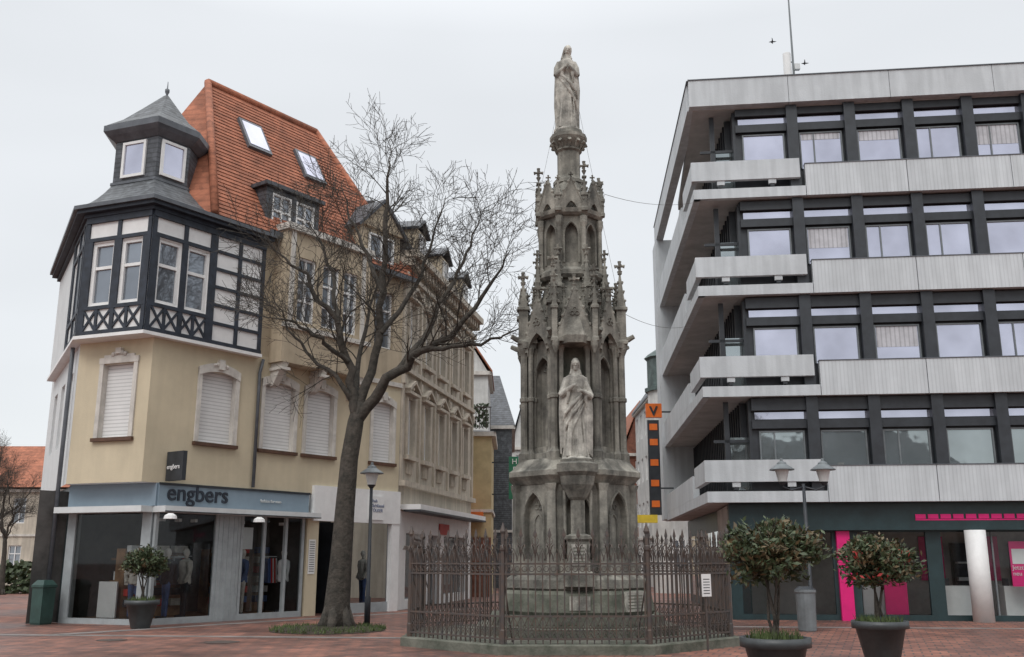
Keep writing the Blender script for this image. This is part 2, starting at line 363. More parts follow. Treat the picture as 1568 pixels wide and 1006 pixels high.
B0f=Frame((l0[0],l0[1]),-30); B0f.n=(-0.866,-0.5)
wall(T.part('bay_side',ltgrey),B0f,0,7.2,7.42,10.85,[(0.5,1.2,8.2,9.9),(1.6,2.3,8.2,9.9)],0.1)
for a in ((0.5,1.2,8.2,9.9),(1.6,2.3,8.2,9.9)): window(T,B0f,*a,o=-0.09,nx=1)
for z in (7.45,8.1,10.0,10.6): Tm.box(B0f,0,2.8,0.003,0.05,z,z+0.12)
for s in (0.0,0.35,1.3,2.4,2.7): Tm.box(B0f,s,s+0.12,0.003,0.047,7.57,10.6)
T.part('bay_soffit',white).poly([B2.p(-0.0,0,7.421),B2.p(B2L,0,7.421),B2.p(B2L,-0.7,7.421),B1.p(B1L,-0.7,7.421),B1.p(B1L,0,7.421)])
def offpoly(o):
    a=B1.p(B1L+o*0.7,o,0)
    k=o*0.76; c=(Cb[0]-B2.d[0]*k+B2.n[0]*o, Cb[1]-B2.d[1]*k+B2.n[1]*o)
    d=B2.p(B2L+o*0.5,o,0); e=B2.p(B2L+o*0.5,-3.2,0); f=B0f.p(7.2,o,0); g=(f[0]+2.5,f[1]+1.5)
    return [(a[0],a[1]),c,(d[0],d[1]),(e[0],e[1]),(g[0],g[1]),(f[0],f[1])]
T.part('bay_string_course',white).poly_prism(offpoly(0.08),7.32,7.41)
cz=T.part('eaves_cornice',navy); cz.poly_prism(offpoly(0.10),10.72,10.82); cz.poly_prism(offpoly(0.26),10.822,10.92)
T.part('gutter',zinc).poly_prism(offpoly(0.34),10.922,11.03)
T0=(-10.05,25.85);T1=(-11.45,26.37);T2=(-11.6,27.6);T3=(-10.2,28.1);T4=(-9.43,27.45);T5=(-9.43,26.71)
op=offpoly(0.32); Sk=T.part('slate_skirt_roof',slate)
a,c,d=op[0],op[1],op[2]
mid=lambda p,q,t:(p[0]+(q[0]-p[0])*t,p[1]+(q[1]-p[1])*t)
def curve_strip(p0,p1,q0,q1,z0,z1,n=5):
    for i in range(n):
        u0=i/n;u1=(i+1)/n; h0=z0+(z1-z0)*(u0**1.8*0.75+u0*0.25); h1=z0+(z1-z0)*(u1**1.8*0.75+u1*0.25)
        A=mid(p0,q0,u0);B=mid(p1,q1,u0);Cc=mid(p1,q1,u1);D=mid(p0,q0,u1)
        Sk.poly([(*A,h0),(*B,h0),(*Cc,h1),(*D,h1)])
db=mid(c,d,0.52)
curve_strip(a,c,T1,T0,11.03,12.05); curve_strip(c,db,T0,T5,11.03,12.05)
curve_strip(db,mid(c,d,0.75),T5,T4,11.03,12.05)
curve_strip(B0f.p(2.5,0.32,0)[:2],a,T2,T1,11.03,12.05)
tp=[T0,T5,T4,T3,T2,T1]
Tb=T.part('turret_slate_walls',slatedk)
cen=(sum(p[0] for p in tp)/6,sum(p[1] for p in tp)/6)
ringp=lambda f,z:[(cen[0]+(p[0]-cen[0])*f,cen[1]+(p[1]-cen[1])*f,z) for p in tp]
Tb.loft([ringp(1.0,11.9),ringp(1.0,13.45)])
Zc=T.part('turret_zinc',zinc)
Zc.loft([ringp(1.05,12.02),ringp(1.05,12.1)])
Zc.loft([ringp(1.03,13.35),ringp(1.20,13.5),ringp(1.30,13.62),ringp(1.30,13.8),ringp(1.2,13.86)])
Sr=T.part('turret_roof',slate)
Sr.loft([ringp(1.24,13.84),ringp(0.9,14.12),ringp(0.5,14.6),ringp(0.06,15.15)])
T.part('turret_finial',zinc).tube([(cen[0],cen[1],15.05),(cen[0],cen[1],15.2),(cen[0],cen[1],15.28),(cen[0],cen[1],15.36),(cen[0],cen[1],15.4),(cen[0],cen[1],15.62)],[0.07,0.03,0.07,0.07,0.02,0.01],8)
TA=Frame(T1,None,d=((T0[0]-T1[0])/1.493,(T0[1]-T1[1])/1.493)); TA.n=(-0.35,-0.937)
TBf=Frame(T0,None,d=((T5[0]-T0[0])/1.06,(T5[1]-T0[1])/1.06)); TBf.n=(0.809,-0.588)
def twin(fr,a0,a1,z0,z1):
    T.part('turret_window_glass',g_up).quad(fr,a0,a1,z0,z1,0.02)
    F=T.part('turret_window_frames',white)
    F.box(fr,a0-0.08,a0,0.003,0.06,z0-0.08,z1+0.08);F.box(fr,a1,a1+0.08,0.003,0.06,z0-0.08,z1+0.08)
    F.box(fr,a0,a1,0.003,0.06,z0-0.08,z0);F.box(fr,a0,a1,0.003,0.06,z1,z1+0.08)
twin(TA,0.38,1.04,12.28,13.2); twin(TBf,0.2,0.84,12.28,13.2)
# main roof
Rf=T.part('tiled_roof',tile)
ev=11.15; rz=16.9
rA=F2.p(2.65,-2.98,rz); rB=F2.p(7.4,-2.98,rz); e1=F2.p(9.5,0.25,ev)
bk0=F0.p(0.3,0.1,ev); bk1=F0.p(7.4,0.1,ev); e1b=F2.p(9.5,-6.0,ev)
Rf.poly([F2.p(0.9,0.25,ev),e1,rB,rA]); Rf.poly([e1,e1b,rB]); Rf.poly([F2.p(0.9,0.25,ev),rA,bk0]); Rf.poly([rA,rB,e1b,bk1,bk0])
Rt=T.part('ridge_tiles',tile); Rt.tube([rA,rB],0.13,8); Rt.tube([F2.p(0.9,0.3,ev),rA],0.12,8); Rt.tube([e1,rB],0.12,8)
T.part('gutter',zinc).box(F2,2.9,9.5,0.2,0.36,11.05,11.2)
rn=(rz-ev)/3.23
NR=38
for i in range(0,NR):
    w=i*3.15/NR; z=ev+w*rn
    s0=0.9+(2.65-0.9)*(w/3.23); s1=9.5-2.1*(w/3.23)
    h=3.15/NR*0.6
    Rf.hexa([F2.p(s0,0.25-w,z),F2.p(s1,0.25-w,z),F2.p(s1,0.28-w,z-0.01),F2.p(s0,0.28-w,z-0.01),
             F2.p(s0,0.25-w-h,z+h*rn),F2.p(s1,0.25-w-h,z+h*rn),F2.p(s1,0.262-w-h,z+h*rn),F2.p(s0,0.262-w-h,z+h*rn)])
for s,w in ((3.35,1.95),(5.6,1.75)):
    def sp(ds,dw,up): return F2.p(s+ds,-w-dw+up*0.87,ev+(w+0.25+dw)*rn+up*0.5)
    def slab(P,a0,a1,d0,d1,u0,u1):
        P.hexa([sp(a0,d0,u0),sp(a1,d0,u0),sp(a1,d1,u0),sp(a0,d1,u0),sp(a0,d0,u1),sp(a1,d0,u1),sp(a1,d1,u1),sp(a0,d1,u1)])
    slab(T.part('skylight_frames',zinc),0,0.95,-0.33,0.33,0.0,0.12)
    slab(T.part('skylight_glass',g_up),0.09,0.86,-0.27,0.27,0.02,0.135)
Dm=T.part('dormer_slate',slatedk)
ds0,ds1,dz0,dz1=2.95,5.1,11.3,12.7
df=-0.05
wall(T.part('dormer_front',slatedk),F2,ds0,ds1,dz0,dz1,[(3.2,3.95,11.5,12.55),(4.15,4.9,11.5,12.55)],0.08,o=df)
for a in ((3.2,3.95),(4.15,4.9)): window(T,F2,a[0],a[1],11.5,12.55,o=df-0.07,nx=2,trans=(0.5,))
for a in (ds0,ds1): Dm.poly([F2.p(a,df,dz0),F2.p(a,df,dz1),F2.p(a,-1.0,dz1+0.15),F2.p(a,-0.1,dz0)])
Dm.box(F2,ds0-0.12,ds1+0.12,-1.15,df+0.15,dz1+0.002,dz1+0.13)
Bg=T.part('gable_dormer',tanwall)
Bg.box(F2,6.9,8.9,-1.6,-0.02,11.2,12.6)
Bg.loft([[F2.p(6.8,0.1,12.6),F2.p(9.0,0.1,12.6),F2.p(7.9,0.1,13.6)],[F2.p(6.8,-2.2,12.6),F2.p(9.0,-2.2,12.6),F2.p(7.9,-2.2,13.6)]])
Dm.beam(F2,6.7,12.5,7.9,13.68,0.1,-2.3,0.2); Dm.beam(F2,7.9,13.68,9.1,12.5,0.1,-2.3,0.2)
window(T,F2,7.3,8.5,11.5,12.4,o=0.01,nx=2,trans=())
# ground floor shop
Fr=T.part('shop_frames',greyframe); Fa=T.part('sign_fascia',signgrey)
Fa.box(F2,0.0,5.15,-0.1,0.06,2.96,3.55); Fa.box(F1,-0.0,2.87,-0.1,0.06,2.96,3.55)
Aw=T.part('awning_housing',ltgrey)
Aw.box(F2,-0.05,5.3,-0.1,0.45,2.80,2.955); Aw.box(F1,0.1,2.95,-0.1,0.45,2.80,2.955)
T.part('fascia_trim',blackmetal).box(F2,-0.02,5.17,0.061,0.09,3.50,3.56); T.part('fascia_trim',blackmetal).box(F2,-0.05,5.3,0.451,0.46,2.80,2.83)
for a in (0.02,1.9,2.75,3.55,4.35,5.0): Fr.box(F2,a,a+0.09,-0.1,0.0,0,2.8)
Fr.box(F2,0.11,5.0,-0.1,0.001,0,0.16)
T.part('pale_pilaster',greyframe).box(F2,1.99,2.72,-0.1,0.02,0,2.8)
for s in (2.12,2.3,2.48,2.62): Fr.box(F2,s,s+0.03,0.021,0.035,0.05,2.75)
Fr.box(F1,0.12,0.42,-0.25,0.0,0,2.8); Fr.box(F1,2.6,2.87,-0.2,0.0,0,2.8); Fr.box(F1,0.42,2.6,-0.1,0.001,0,0.14)
gl=T.part('shop_glass_panes',g_clr)
gl.quad(F2,0.11,1.9,0.16,2.8,-0.05); gl.quad(F2,2.84,3.55,0.16,2.8,-0.05); gl.quad(F2,4.44,5.0,0.16,2.8,-0.05); gl.quad(F1,0.42,2.6,0.14,2.8,-0.05)
gl.quad(F2,3.64,4.35,0.16,2.8,-0.7)
It=T.part('shop_interior',interior)
It.poly([F2.p(-1.5,-3.0,0.01),F2.p(9,-3.0,0.01),F2.p(9,-3.0,3.4),F2.p(-1.5,-3.0,3.4)])
It.poly([F2.p(5.1,-3.0,0.0),F2.p(5.1,-0.1,0.0),F2.p(5.1,-0.1,3.4),F2.p(5.1,-3,3.4)])
T.part('shop_ceiling',interlt).poly([(*C1,2.99),(*F2.p(5.1,0,0)[:2],2.99),(*F2.p(5.1,-3,0)[:2],2.99),(*F0.p(3,0,0)[:2],2.99),(*C0,2.99)])
T.part('shop_floor',woodm).poly([(*C1,0.12),(*F2.p(5.1,0,0)[:2],0.12),(*F2.p(5.1,-3,0)[:2],0.12),(*F0.p(3,0,0)[:2],0.12),(*C0,0.12)])
rr_=random.Random(21)
for s in (0.2,0.95,1.55,2.9,3.7,4.45):
    T.part('display_stands',woodm).box(F2,s,s+0.5,-1.9,-1.5,0.13,1.9)
    for k in range(6): T.part('folded_clothes',[denim,coat,ltgrey,redm,knit,knit][rr_.randrange(6)]).box(F2,s+0.03,s+0.45,-1.49,-1.3,0.4+k*0.28,0.58+k*0.28)
for s in (0.45,1.6,3.3,4.6):
    T.part('clothes_rail',ltgrey).tube([F2.p(s-.2,-.9,1.7),F2.p(s+.25,-.9,1.7)],.015,5)
    for k in range(7):
        m_=[denim,coat,knit,ltgrey,redm][rr_.randrange(5)]; q=s-.18+k*.06
        T.part('hanging_clothes',m_).hexa([F2.p(q,-1.1,.95),F2.p(q+.04,-1.1,.95),F2.p(q+.04,-.72,.95),F2.p(q,-.72,.95),F2.p(q,-1.05,1.65),F2.p(q+.03,-1.05,1.65),F2.p(q+.03,-.77,1.65),F2.p(q,-.77,1.65)])
T.part('display_board',white).box(F1,1.4,2.0,-0.45,-0.4,0.14,1.05)
T.part('display_shelf',woodm).box(F1,0.6,2.4,-1.5,-1.2,1.0,1.06); T.part('display_shelf',woodm).box(F1,0.6,2.4,-1.5,-1.2,1.6,1.66)
for k in range(8): T.part('shelf_goods',[knit,denim,redm,white][k%4]).box(F1,0.65+k*.21,0.8+k*.21,-1.45,-1.2,1.07 if k%2 else 1.67,1.3 if k%2 else 1.85)
T.part('shop_poster',redm).box(F1,0.7,1.1,-1.19,-1.15,1.3,1.6)
for s in (0.5,1.0,1.5,3.1,4.6): T.part('spotlights',white).box(F2,s,s+0.08,-0.6,-0.4,2.6,2.68)
T.part('price_panel',white).box(F2,3.0,3.4,-0.3,-0.28,1.9,2.5)
T.part('yellow_pier',ywall).box(F2,5.16,5.62,-0.2,0.03,0,2.95)
T.part('white_fascia',white).box(F2,5.3,9.12,-0.1,0.12,2.75,3.8)
T.part('white_fascia',white).box(F2,8.75,9.12,-0.1,0.1,0,2.75)
T.part('dark_entrance',blackmetal).box(F2,5.63,6.6,-1.4,-1.3,0,2.75)
T.part('dark_entrance',blackmetal).box(F2,6.6,6.7,-1.3,-0.02,0,2.75)
gl.quad(F2,6.7,8.75,0.3,2.75,-0.06); Fr.box(F2,6.7,8.75,-0.1,0.0,0,0.3)
T.part('notice_board',white).box(F2,5.24,5.5,0.032,0.05,1.2,2.2)
for k in range(14): T.part('notice_lines',blackmetal).box(F2,5.27,5.47,0.052,0.054,1.27+k*0.065,1.29+k*0.065)
text(T,'engbers',F2,0.22,3.12,0.07,0.62,navy,bold=0.006)
text(T,'fashion for men',F2,3.3,3.2,0.07,0.12,ltgrey)
T.part('box_sign',blackmetal).box(F2,0.15,0.27,0.06,0.75,3.6,4.35)
fs=Frame(F2.p(0.14,0,0)[:2],None,d=F2.n,n=(-F2.d[0],-F2.d[1]))
text(T,'engbers',fs,0.12,3.9,0.01,0.17,white,extr=0.005)
T.part('white_sign',white).box(F2,7.6,8.3,0.125,0.16,2.85,3.6)
text(T,'Schuh\n& Schlüssel\nSTÖLKER',F2,7.62,3.4,0.165,0.15,denim,extr=0.004)
T.part('downpipe',zinc).tube([F2.p(3.1,0.08,7.3),F2.p(3.0,0.08,6.9),F2.p(3.0,0.08,3.6)],0.05,8)
T.part('downpipe',zinc).tube([W0f.p(0.6,0.12,10.9),W0f.p(0.6,0.12,0)],0.06,8)
for s in (0.05,2.9):
    T.part('dome_lamp',white).prism(F2.p(s,0.55,0)[:2],[(2.62,0.17),(2.70,0.15),(2.76,0.06)],12)
T.done(smooth=('turret_finial','ridge_tiles','downpipe'))

# ------------------------------------------------------------------ mannequins
def mannequin(x,y,ang,jm,tm):
    M=Thing('mannequin',(x,y,0.13)); P=lambda a,b,c:(x+a*math.cos(ang)-b*math.sin(ang),y+a*math.sin(ang)+b*math.cos(ang),0.13+c)
    t=M.part('trousers',tm)
    for sg in (-1,1):
        t.tube([P(sg*.09,0,0.04),P(sg*.09,0.0,.45),P(sg*.09,0,.85),P(sg*.05,0,.95)],[.05,.06,.09,.10],8)
        M.part('shoes',coat).tube([P(sg*.09,0.03,0.03),P(sg*.1,-.18,.02)],[.05,.035],6)
    j=M.part('jacket',jm)
    j.tube([P(0,0,.85),P(0,0,1.05),P(0,0,1.3),P(0,0,1.45),P(0,0,1.5)],[.17,.155,.19,.17,.07],10)
    for sg in (-1,1): j.tube([P(sg*.17,0,1.43),P(sg*.25,0.02,1.15),P(sg*.22,-.1,.9)],[.065,.055,.045],7)
    M.part('head',skinm).tube([P(0,0,1.48),P(0,0,1.56),P(0,0,1.62),P(0,-.01,1.7),P(0,0,1.77)],[.05,.05,.08,.09,.04],9)
    M.done(smooth=('trousers','jacket','head'),remesh={'jacket':0.025,'trousers':0.025})
for s,o,jm,tm in ((0.75,-0.4,coat,denim),(1.35,-0.45,knit,coat),(3.15,-0.35,denim,knit),(4.7,-0.4,ltgrey,coat),(7.3,-0.5,coat,denim),(8.1,-0.5,knit,denim)):
    q=F2.p(s,o,0); mannequin(q[0],q[1],R(-54),jm,tm)
q=F1.p(1.0,-0.6,0); mannequin(q[0],q[1],R(20),knit,denim)

# ------------------------------------------------------------------ beige townhouse along the street
T=Thing('ornate_townhouse',(-3.5,38,0))
S=Frame(E,11); S.n=(0.982,-0.191)
ww=[(0.7,1.5),(2.7,3.5),(4.7,5.5),(6.7,7.5),(8.7,9.5)]
ops=[(a,b,z0,z1) for a,b in ww for z0,z1 in ((5.1,7.1),(8.6,10.5))]
wall(T.part('walls',beige),S,0,10.5,3.2,12.1,ops,0.2)
Tr=T.part('ornament',beigetrim)
for a in ops:
    window(T,S,*a,nx=2,trans=(0.68,))
    Tr.box(S,a[0]-0.15,a[0]-0.002,0.003,0.09,a[2],a[3]); Tr.box(S,a[1]+0.002,a[1]+0.15,0.003,0.09,a[2],a[3])
    Tr.box(S,a[0]-0.25,a[1]+0.25,0.003,0.18,a[2]-0.15,a[2]-0.01)
    c=(a[0]+a[1])/2; zt=a[3]
    Tr.box(S,a[0]-0.25,a[1]+0.25,0.003,0.2,zt+0.12,zt+0.22)
    Tr.beam(S,a[0]-0.28,zt+0.25,c,zt+0.6,0.1,0.003,0.22); Tr.beam(S,c,zt+0.6,a[1]+0.28,zt+0.25,0.1,0.004,0.225)
    Tr.ell(S.p(c,0.05,zt+0.35),(0.12,0.12,0.1),8,5)
    for k in range(4): Tr.box(S,a[0]+0.05+k*.18,a[0]+0.14+k*.18,0.003,0.07,a[2]-0.62,a[2]-0.22)
for k in range(6):
    s=k*2.06
    Tr.box(S,s+0.02,s+0.2,0.004,0.08,4.2,11.3); Tr.box(S,s-0.0,s+0.22,0.003,0.14,7.5,7.8); Tr.box(S,s-0.0,s+0.22,0.003,0.14,10.9,11.2)
Tr.box(S,0,10.5,0.003,0.22,4.02,4.2); Tr.box(S,0,10.5,0.003,0.15,7.95,8.1); Tr.box(S,0,10.5,0.003,0.2,11.3,11.45); Tr.box(S,0,10.55,-0.1,0.5,12.0,12.25)
for k in range(26): Tr.box(S,k*0.41+0.05,k*0.41+0.2,0.003,0.35,11.7,11.98)
T.part('mansard_roof',slatedk).loft([[S.p(0,0.3,12.25),S.p(10.5,0.3,12.25),S.p(10.5,-7,12.25),S.p(0,-7,12.25)],[S.p(0,-1.2,14.2),S.p(10.5,-1.2,14.2),S.p(10.5,-5.5,14.2),S.p(0,-5.5,14.2)]])
for s in (1.2,4.6,8.0):
    T.part('roof_dormers',tanwall).box(S,s,s+1.3,-1.0,0.05,12.26,13.5)
    T.part('dormer_roofs',slatedk).beam(S,s-0.15,13.45,s+0.65,13.95,0.1,-1.3,0.2); T.part('dormer_roofs',slatedk).beam(S,s+0.65,13.95,s+1.45,13.45,0.1,-1.3,0.2)
    window(T,S,s+0.3,s+1.0,12.5,13.35,o=0.06,nx=2,trans=())
T.part('end_wall',beige).poly([S.p(10.5,0,0),S.p(10.5,-7,0),S.p(10.5,-7,12.2),S.p(10.5,0,12.2)])
T.part('end_wall',beige).poly([S.p(0,0,3.2),S.p(0,-2,3.2),S.p(0,-2,12.2),S.p(0,0,12.2)])
wall(T.part('shop_white_front',white),S,0,10.5,0,3.2,[(1.0,3.4,0.3,2.5),(3.8,5.4,0.0,2.5),(6.0,9.6,0.3,2.5)],0.3)
for a in ((1.0,3.4),(3.8,5.4),(6.0,9.6)): T.part('shop_glass',g_dk).quad(S,a[0],a[1],0,2.5,-0.28)
T.part('shop_awning',white).box(S,0.3,10.3,0.0,0.7,3.25,3.42); T.part('shop_awning_edge',blackmetal).box(S,0.3,10.3,0.1,0.72,3.18,3.245)
T.part('shop_sign',redm).box(S,5.2,6.6,0.01,0.06,2.55,2.95)
T.done()

# ------------------------------------------------------------------ further street houses
def house(name,x0,x1,y0,y1,h,wm,rm,roof_h,floors=3,gable=True):
    T=Thing(name,((x0+x1)/2,y0,0))
    f=Frame((x0,y0),None,d=(1,0),n=(0,-1)); g=Frame((x1,y0),None,d=(0,1),n=(1,0)); gl_=Frame((x0,y0),None,d=(0,1),n=(-1,0))
    W=x1-x0; D=y1-y0; fh=(h)/floors
    bk=Frame((x0,y1),None,d=(1,0),n=(0,1))
    for fr,L in ((f,W),(g,D),(gl_,D),(bk,W)):
        n=max(1,int(L/1.9)); ops=[]
        for k in range(floors):
            for i in range(n):
                c=(i+0.5)*L/n; ops.append((c-0.42,c+0.42,k*fh+fh*0.28,k*fh+fh*0.82))
        wall(T.part('walls',wm),fr,0,L,0,h,ops,0.15)
        for a in ops: window(T,fr,*a,o=-0.13)
        T.part('cornice',whitetrim).box(fr,-0.1,L+0.1,0.003,0.2,h-0.2,h)
        if floors>1: T.part('string_course',whitetrim).box(fr,0,L,0.003,0.08,fh+.02,fh+.16)
    if gable:
        xm=(x0+x1)/2
        T.part('gable_wall',wm).loft([[(x0,y0,h),(x1,y0,h),(xm,y0,h+roof_h)],[(x0,y1,h),(x1,y1,h),(xm,y1,h+roof_h)]])
        for sx,ex in ((x0-0.25,xm),(xm,x1+0.25)):
            za,zb=(h-0.1,h+roof_h+0.08) if ex==xm else (h+roof_h+0.08,h-0.1)
            T.part('roof',rm).hexa([(sx,y0-0.25,za),(ex,y0-0.25,zb),(ex,y1,zb),(sx,y1,za),(sx,y0-0.25,za+0.12),(ex,y0-0.25,zb+0.12),(ex,y1,zb+0.12),(sx,y1,za+0.12)])
    else:
        T.part('roof',rm).loft([[(x0-.2,y0-.2,h),(x1+.2,y0-.2,h),(x1+.2,y1+.2,h),(x0-.2,y1+.2,h)],[(x0+W*.25,y0+D*.3,h+roof_h),(x1-W*.25,y0+D*.3,h+roof_h),(x1-W*.25,y1-D*.3,h+roof_h),(x0+W*.25,y1-D*.3,h+roof_h)]])
    return T,f,g
T,f,g=house('yellow_corner_house',-3.6,-0.95,45.5,51,7.4,rough_y,slatedk,0.3,floors=2,gable=False)
B=T.part('balcony_railing',iron)
for k in range(16): B.box(f,0.1+k*0.165,0.13+k*0.165,0.3,0.33,7.5,8.5)
B.box(f,0,2.65,0.28,0.34,8.5,8.55)
bp_=T.part('balcony_plants',leaf); rnd=random.Random(8)
for k in range(500):
    p=Vector(f.p(rnd.uniform(.5,2.5),rnd.uniform(0,.35),rnd.uniform(7.6,8.7))); v1=Vector((rnd.gauss(0,1),rnd.gauss(0,1),rnd.gauss(0,1))).normalized()*.09; v2=v1.orthogonal()*.7; bp_.poly([p-v1,p+v2,p+v1,p-v2])
T.part('shop_band',redbrick).box(f,0,2.65,0.01,0.1,0,2.6); T.part('awning',orange).box(f,0.4,2.3,0.1,1.0,3.3,3.7); T.done()
T,f,g=house('white_gabled_house',-5,-1.3,52,58,11.5,whouse,tile,3.0,floors=4); T.done()
T,f,g=house('slate_clad_house',-3.2,0.0,59,72,9.5,slate,slatedk,3.8,floors=3,gable=False); T.done()
T,f,g=house('grey_townhouse',0.0,1.4,75,84,10,whouse,slatedk,3.0,floors=3); T.done()
T,f,g=house('red_gabled_house',7.9,10.5,70,82,9,redbrick,tile,3.6,floors=3); T.done()
T,f,g=house('pale_street_house',8.6,12.5,58,68,11.5,whouse,slatedk,3.0,floors=4); T.done()
T,f,g=house('brown_street_house',2.0,7.6,110,120,11,tanwall,slatedk,4,floors=3); T.done()
T=Thing('turreted_house',(8.4,50,0))
T.part('walls',whouse).prism((8.3,51),[(0,1.15),(10.2,1.15)],10)
T.part('copper_dome',copper).prism((8.3,51),[(10.2,1.3),(10.4,1.3),(10.45,1.15),(11.9,1.15),(12.0,1.3),(12.2,1.1),(12.6,0.5),(13.0,0.1)],10)
fw=Frame((8.3,51),None,d=(1,0),n=(0,-1))
for k in range(4): window(T,fw,-0.35,0.35,1.2+k*2.5,2.6+k*2.5,o=1.12)
T.part('rear_block',whouse).box(fw,0.2,5,-8,-0.3,0,10)
T.done()
T=Thing('vertical_shop_sign',(0.2,48,0)); f=Frame((-0.9,47),None,d=(1,0),n=(0,-1))
T.part('sign_panel',green).box(f,0.75,1.2,0,0.15,4.4,6.4)
fv=Frame((0.12,46.84),None,d=(1,0),n=(0,-1))
for i,ch in enumerate('HEINE'): text(T,ch,fv,0,6.05-i*0.38,0.01,0.36,white,'CENTER',0.01)
T.part('bracket',blackmetal).box(f,-0.1,0.75,0.03,0.08,6.1,6.16); T.part('bracket',blackmetal).box(f,-0.1,0.75,0.03,0.08,4.6,4.66); T.done()

# ------------------------------------------------------------------ office building on the right
T=Thing('office_building',(12,30,0))
Q=Frame((5.42,27.5),96.5); Q.n=(-0.1132,-0.9936)
RS=Frame((5.42,27.5),3.8); RS.n=(-0.998,0.066)
Lr=18.0; Ls=13.6
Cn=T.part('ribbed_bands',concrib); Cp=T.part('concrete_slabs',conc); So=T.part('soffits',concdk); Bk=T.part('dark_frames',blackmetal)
G5=T.part('windows_glass',g_up); G2=T.part('windows_glass_low',g_lo); WF=T.part('window_frames',greymetal)
zbs=[3.15,6.10,9.07,12.05]
go=-0.40
Bk.box(Q,1.35,Lr,-10,go-0.03,3.2,15.0)
for zb in zbs:
    s=3.28
    while s<Lr:
        e=min(s+2.9,Lr); Cn.box(Q,s,e-0.02,-0.2,0.0,zb,zb+0.98); s=e
    T.part('parapet_caps',zinc).box(Q,3.27,Lr,-0.22,0.02,zb+0.982,zb+1.005)
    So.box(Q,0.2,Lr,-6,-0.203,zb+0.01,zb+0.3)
    Cp.box(Q,0,3.26,-0.2,0.0,zb,zb+0.3)
    Cp.box(Q,-0.05,3.12,-0.13,0.03,zb+0.56,zb+1.16)
    Bk.box(Q,0.1,3.2,-0.5,-0.2,zb+0.3,zb+0.33)
    for s in (0.75,2.25): Bk.box(Q,s,s+0.12,-0.5,-0.02,zb+0.34,zb+0.5); Cp.box(Q,s-0.05,s+0.17,-0.1,0.0,zb+0.42,zb+0.56)
    Cp.box(RS,0.0,Ls,-0.2,0.0,zb,zb+0.3)
    Cp.box(RS,0.13,2.6,-0.13,0.03,zb+0.56,zb+1.16)
    T.part('side_bands',conc).box(RS,3.4,Ls,-0.2,0.002,zb+0.302,zb+1.0)
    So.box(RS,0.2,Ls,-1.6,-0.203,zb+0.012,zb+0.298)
s=0
while s<Lr:
    e=min(s+2.95,Lr); T.part('roof_fascia',conc).box(Q,s if s>0 else -0.02,e-0.015,-0.25,0.05,15.02,15.88); s=e
T.part('roof_cap',zinc).box(Q,-0.04,Lr,-0.3,0.08,15.882,15.91)
T.part('roof_fascia',conc).box(RS,0.26,Ls,-0.25,0.05,15.02,15.88)
T.part('roof_cap',zinc).box(RS,0.0,Ls,-0.3,0.08,15.883,15.908)
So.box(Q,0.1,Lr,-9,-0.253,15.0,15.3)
T.part('roof_deck',zinc).box(Q,0.26,Lr,-13,-0.26,15.4,15.6)
rw_=random.Random(4)
for k,zb in enumerate(zbs):
    zt=zb+2.95
    up=(zb+1.0-1.6)*0.4/27.2
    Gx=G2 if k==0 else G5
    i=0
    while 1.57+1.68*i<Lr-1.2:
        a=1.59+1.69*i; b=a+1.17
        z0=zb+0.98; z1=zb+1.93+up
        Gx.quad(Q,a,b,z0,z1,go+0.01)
        WF.box(Q,a-0.04,a,go-0.02,go+0.05,z0,z1+.04); WF.box(Q,b,b+0.04,go-0.02,go+0.05,z0,z1+.04); WF.box(Q,a,b,go-0.02,go+0.05,z1,z1+0.04)
        if rw_.random()<.3: WF.box(Q,a+.36,a+.40,go-0.02,go+0.045,z0,z1)
        G5.quad(Q,a-0.14,b+0.14,zb+2.30+up,zb+2.50+up,go+0.03)
        if rw_.random()<0.33 and k>0:
            h=rw_.choice((0.2,0.3,0.6,0.93)); T.part('blinds',curtain).quad(Q,a+0.02,b-0.02,z1-h,z1-.003,go+0.02)
        Bk.box(Q,b+0.10,b+0.42,go,go+0.28,zb+0.3,zt)
        i+=1
    Bk.box(Q,1.36,Lr,go,go+0.12,zb+2.03+up,zb+2.27+up)
    Bk.box(Q,1.36,Lr,go,go+0.16,zb+2.54+up,zt-0.02)
    Bk.box(Q,0.62,0.76,-0.8,-0.66,zb+0.3,zt-0.05)
    Bk.box(Q,0.3,1.36,-0.72,-0.66,zb+1.72,zb+1.8)
    Bk.box(Q,1.28,1.36,-0.9,go,zb+0.3,zt-0.05)
    T.part('balcony_glass',g_lo).quad(Q,0.8,1.28,zb+0.4,zb+1.9,-0.95)
    j=0
    while 0.9+j*0.42<Ls-0.5:
        s=0.9+j*0.42; Bk.box(RS,s,s+0.08,-1.40,-1.15,zb+0.3,zt-0.05); j+=1
    G2.quad(RS,0.95,Ls,zb+0.3,zt-0.05,-1.43)
T.part('rear_stair_panel',conc).box(RS,Ls-0.9,Ls+0.6,-1.4,0.1,3.2,15.0)
T.part('side_rear_wall',conc).box(RS,Ls,Ls+0.2,-9,-1.0,0,15.0)
panes=((0.9,3.4),(4.1,5.9),(6.3,9.0),(9.2,12.5),(13,17))
wall(T.part('ground_floor_wall',teal),Q,0.6,Lr,0,3.15,[(a,b,0.15,2.35) for a,b in panes],0.1,o=-0.7)
for a,b in panes:
    T.part('shop_panes',g_clr).quad(Q,a,b,0.15,2.35,-0.78)
    n=max(1,int((b-a)/1.3))
    for k in range(1,n): WF.box(Q,a+(b-a)*k/n-.02,a+(b-a)*k/n+.02,-0.8,-0.74,0.15,2.35)
It=T.part('shop_interior',interlt); It.poly([Q.p(0.6,-4,0),Q.p(Lr,-4,0),Q.p(Lr,-4,3.1),Q.p(0.6,-4,3.1)])
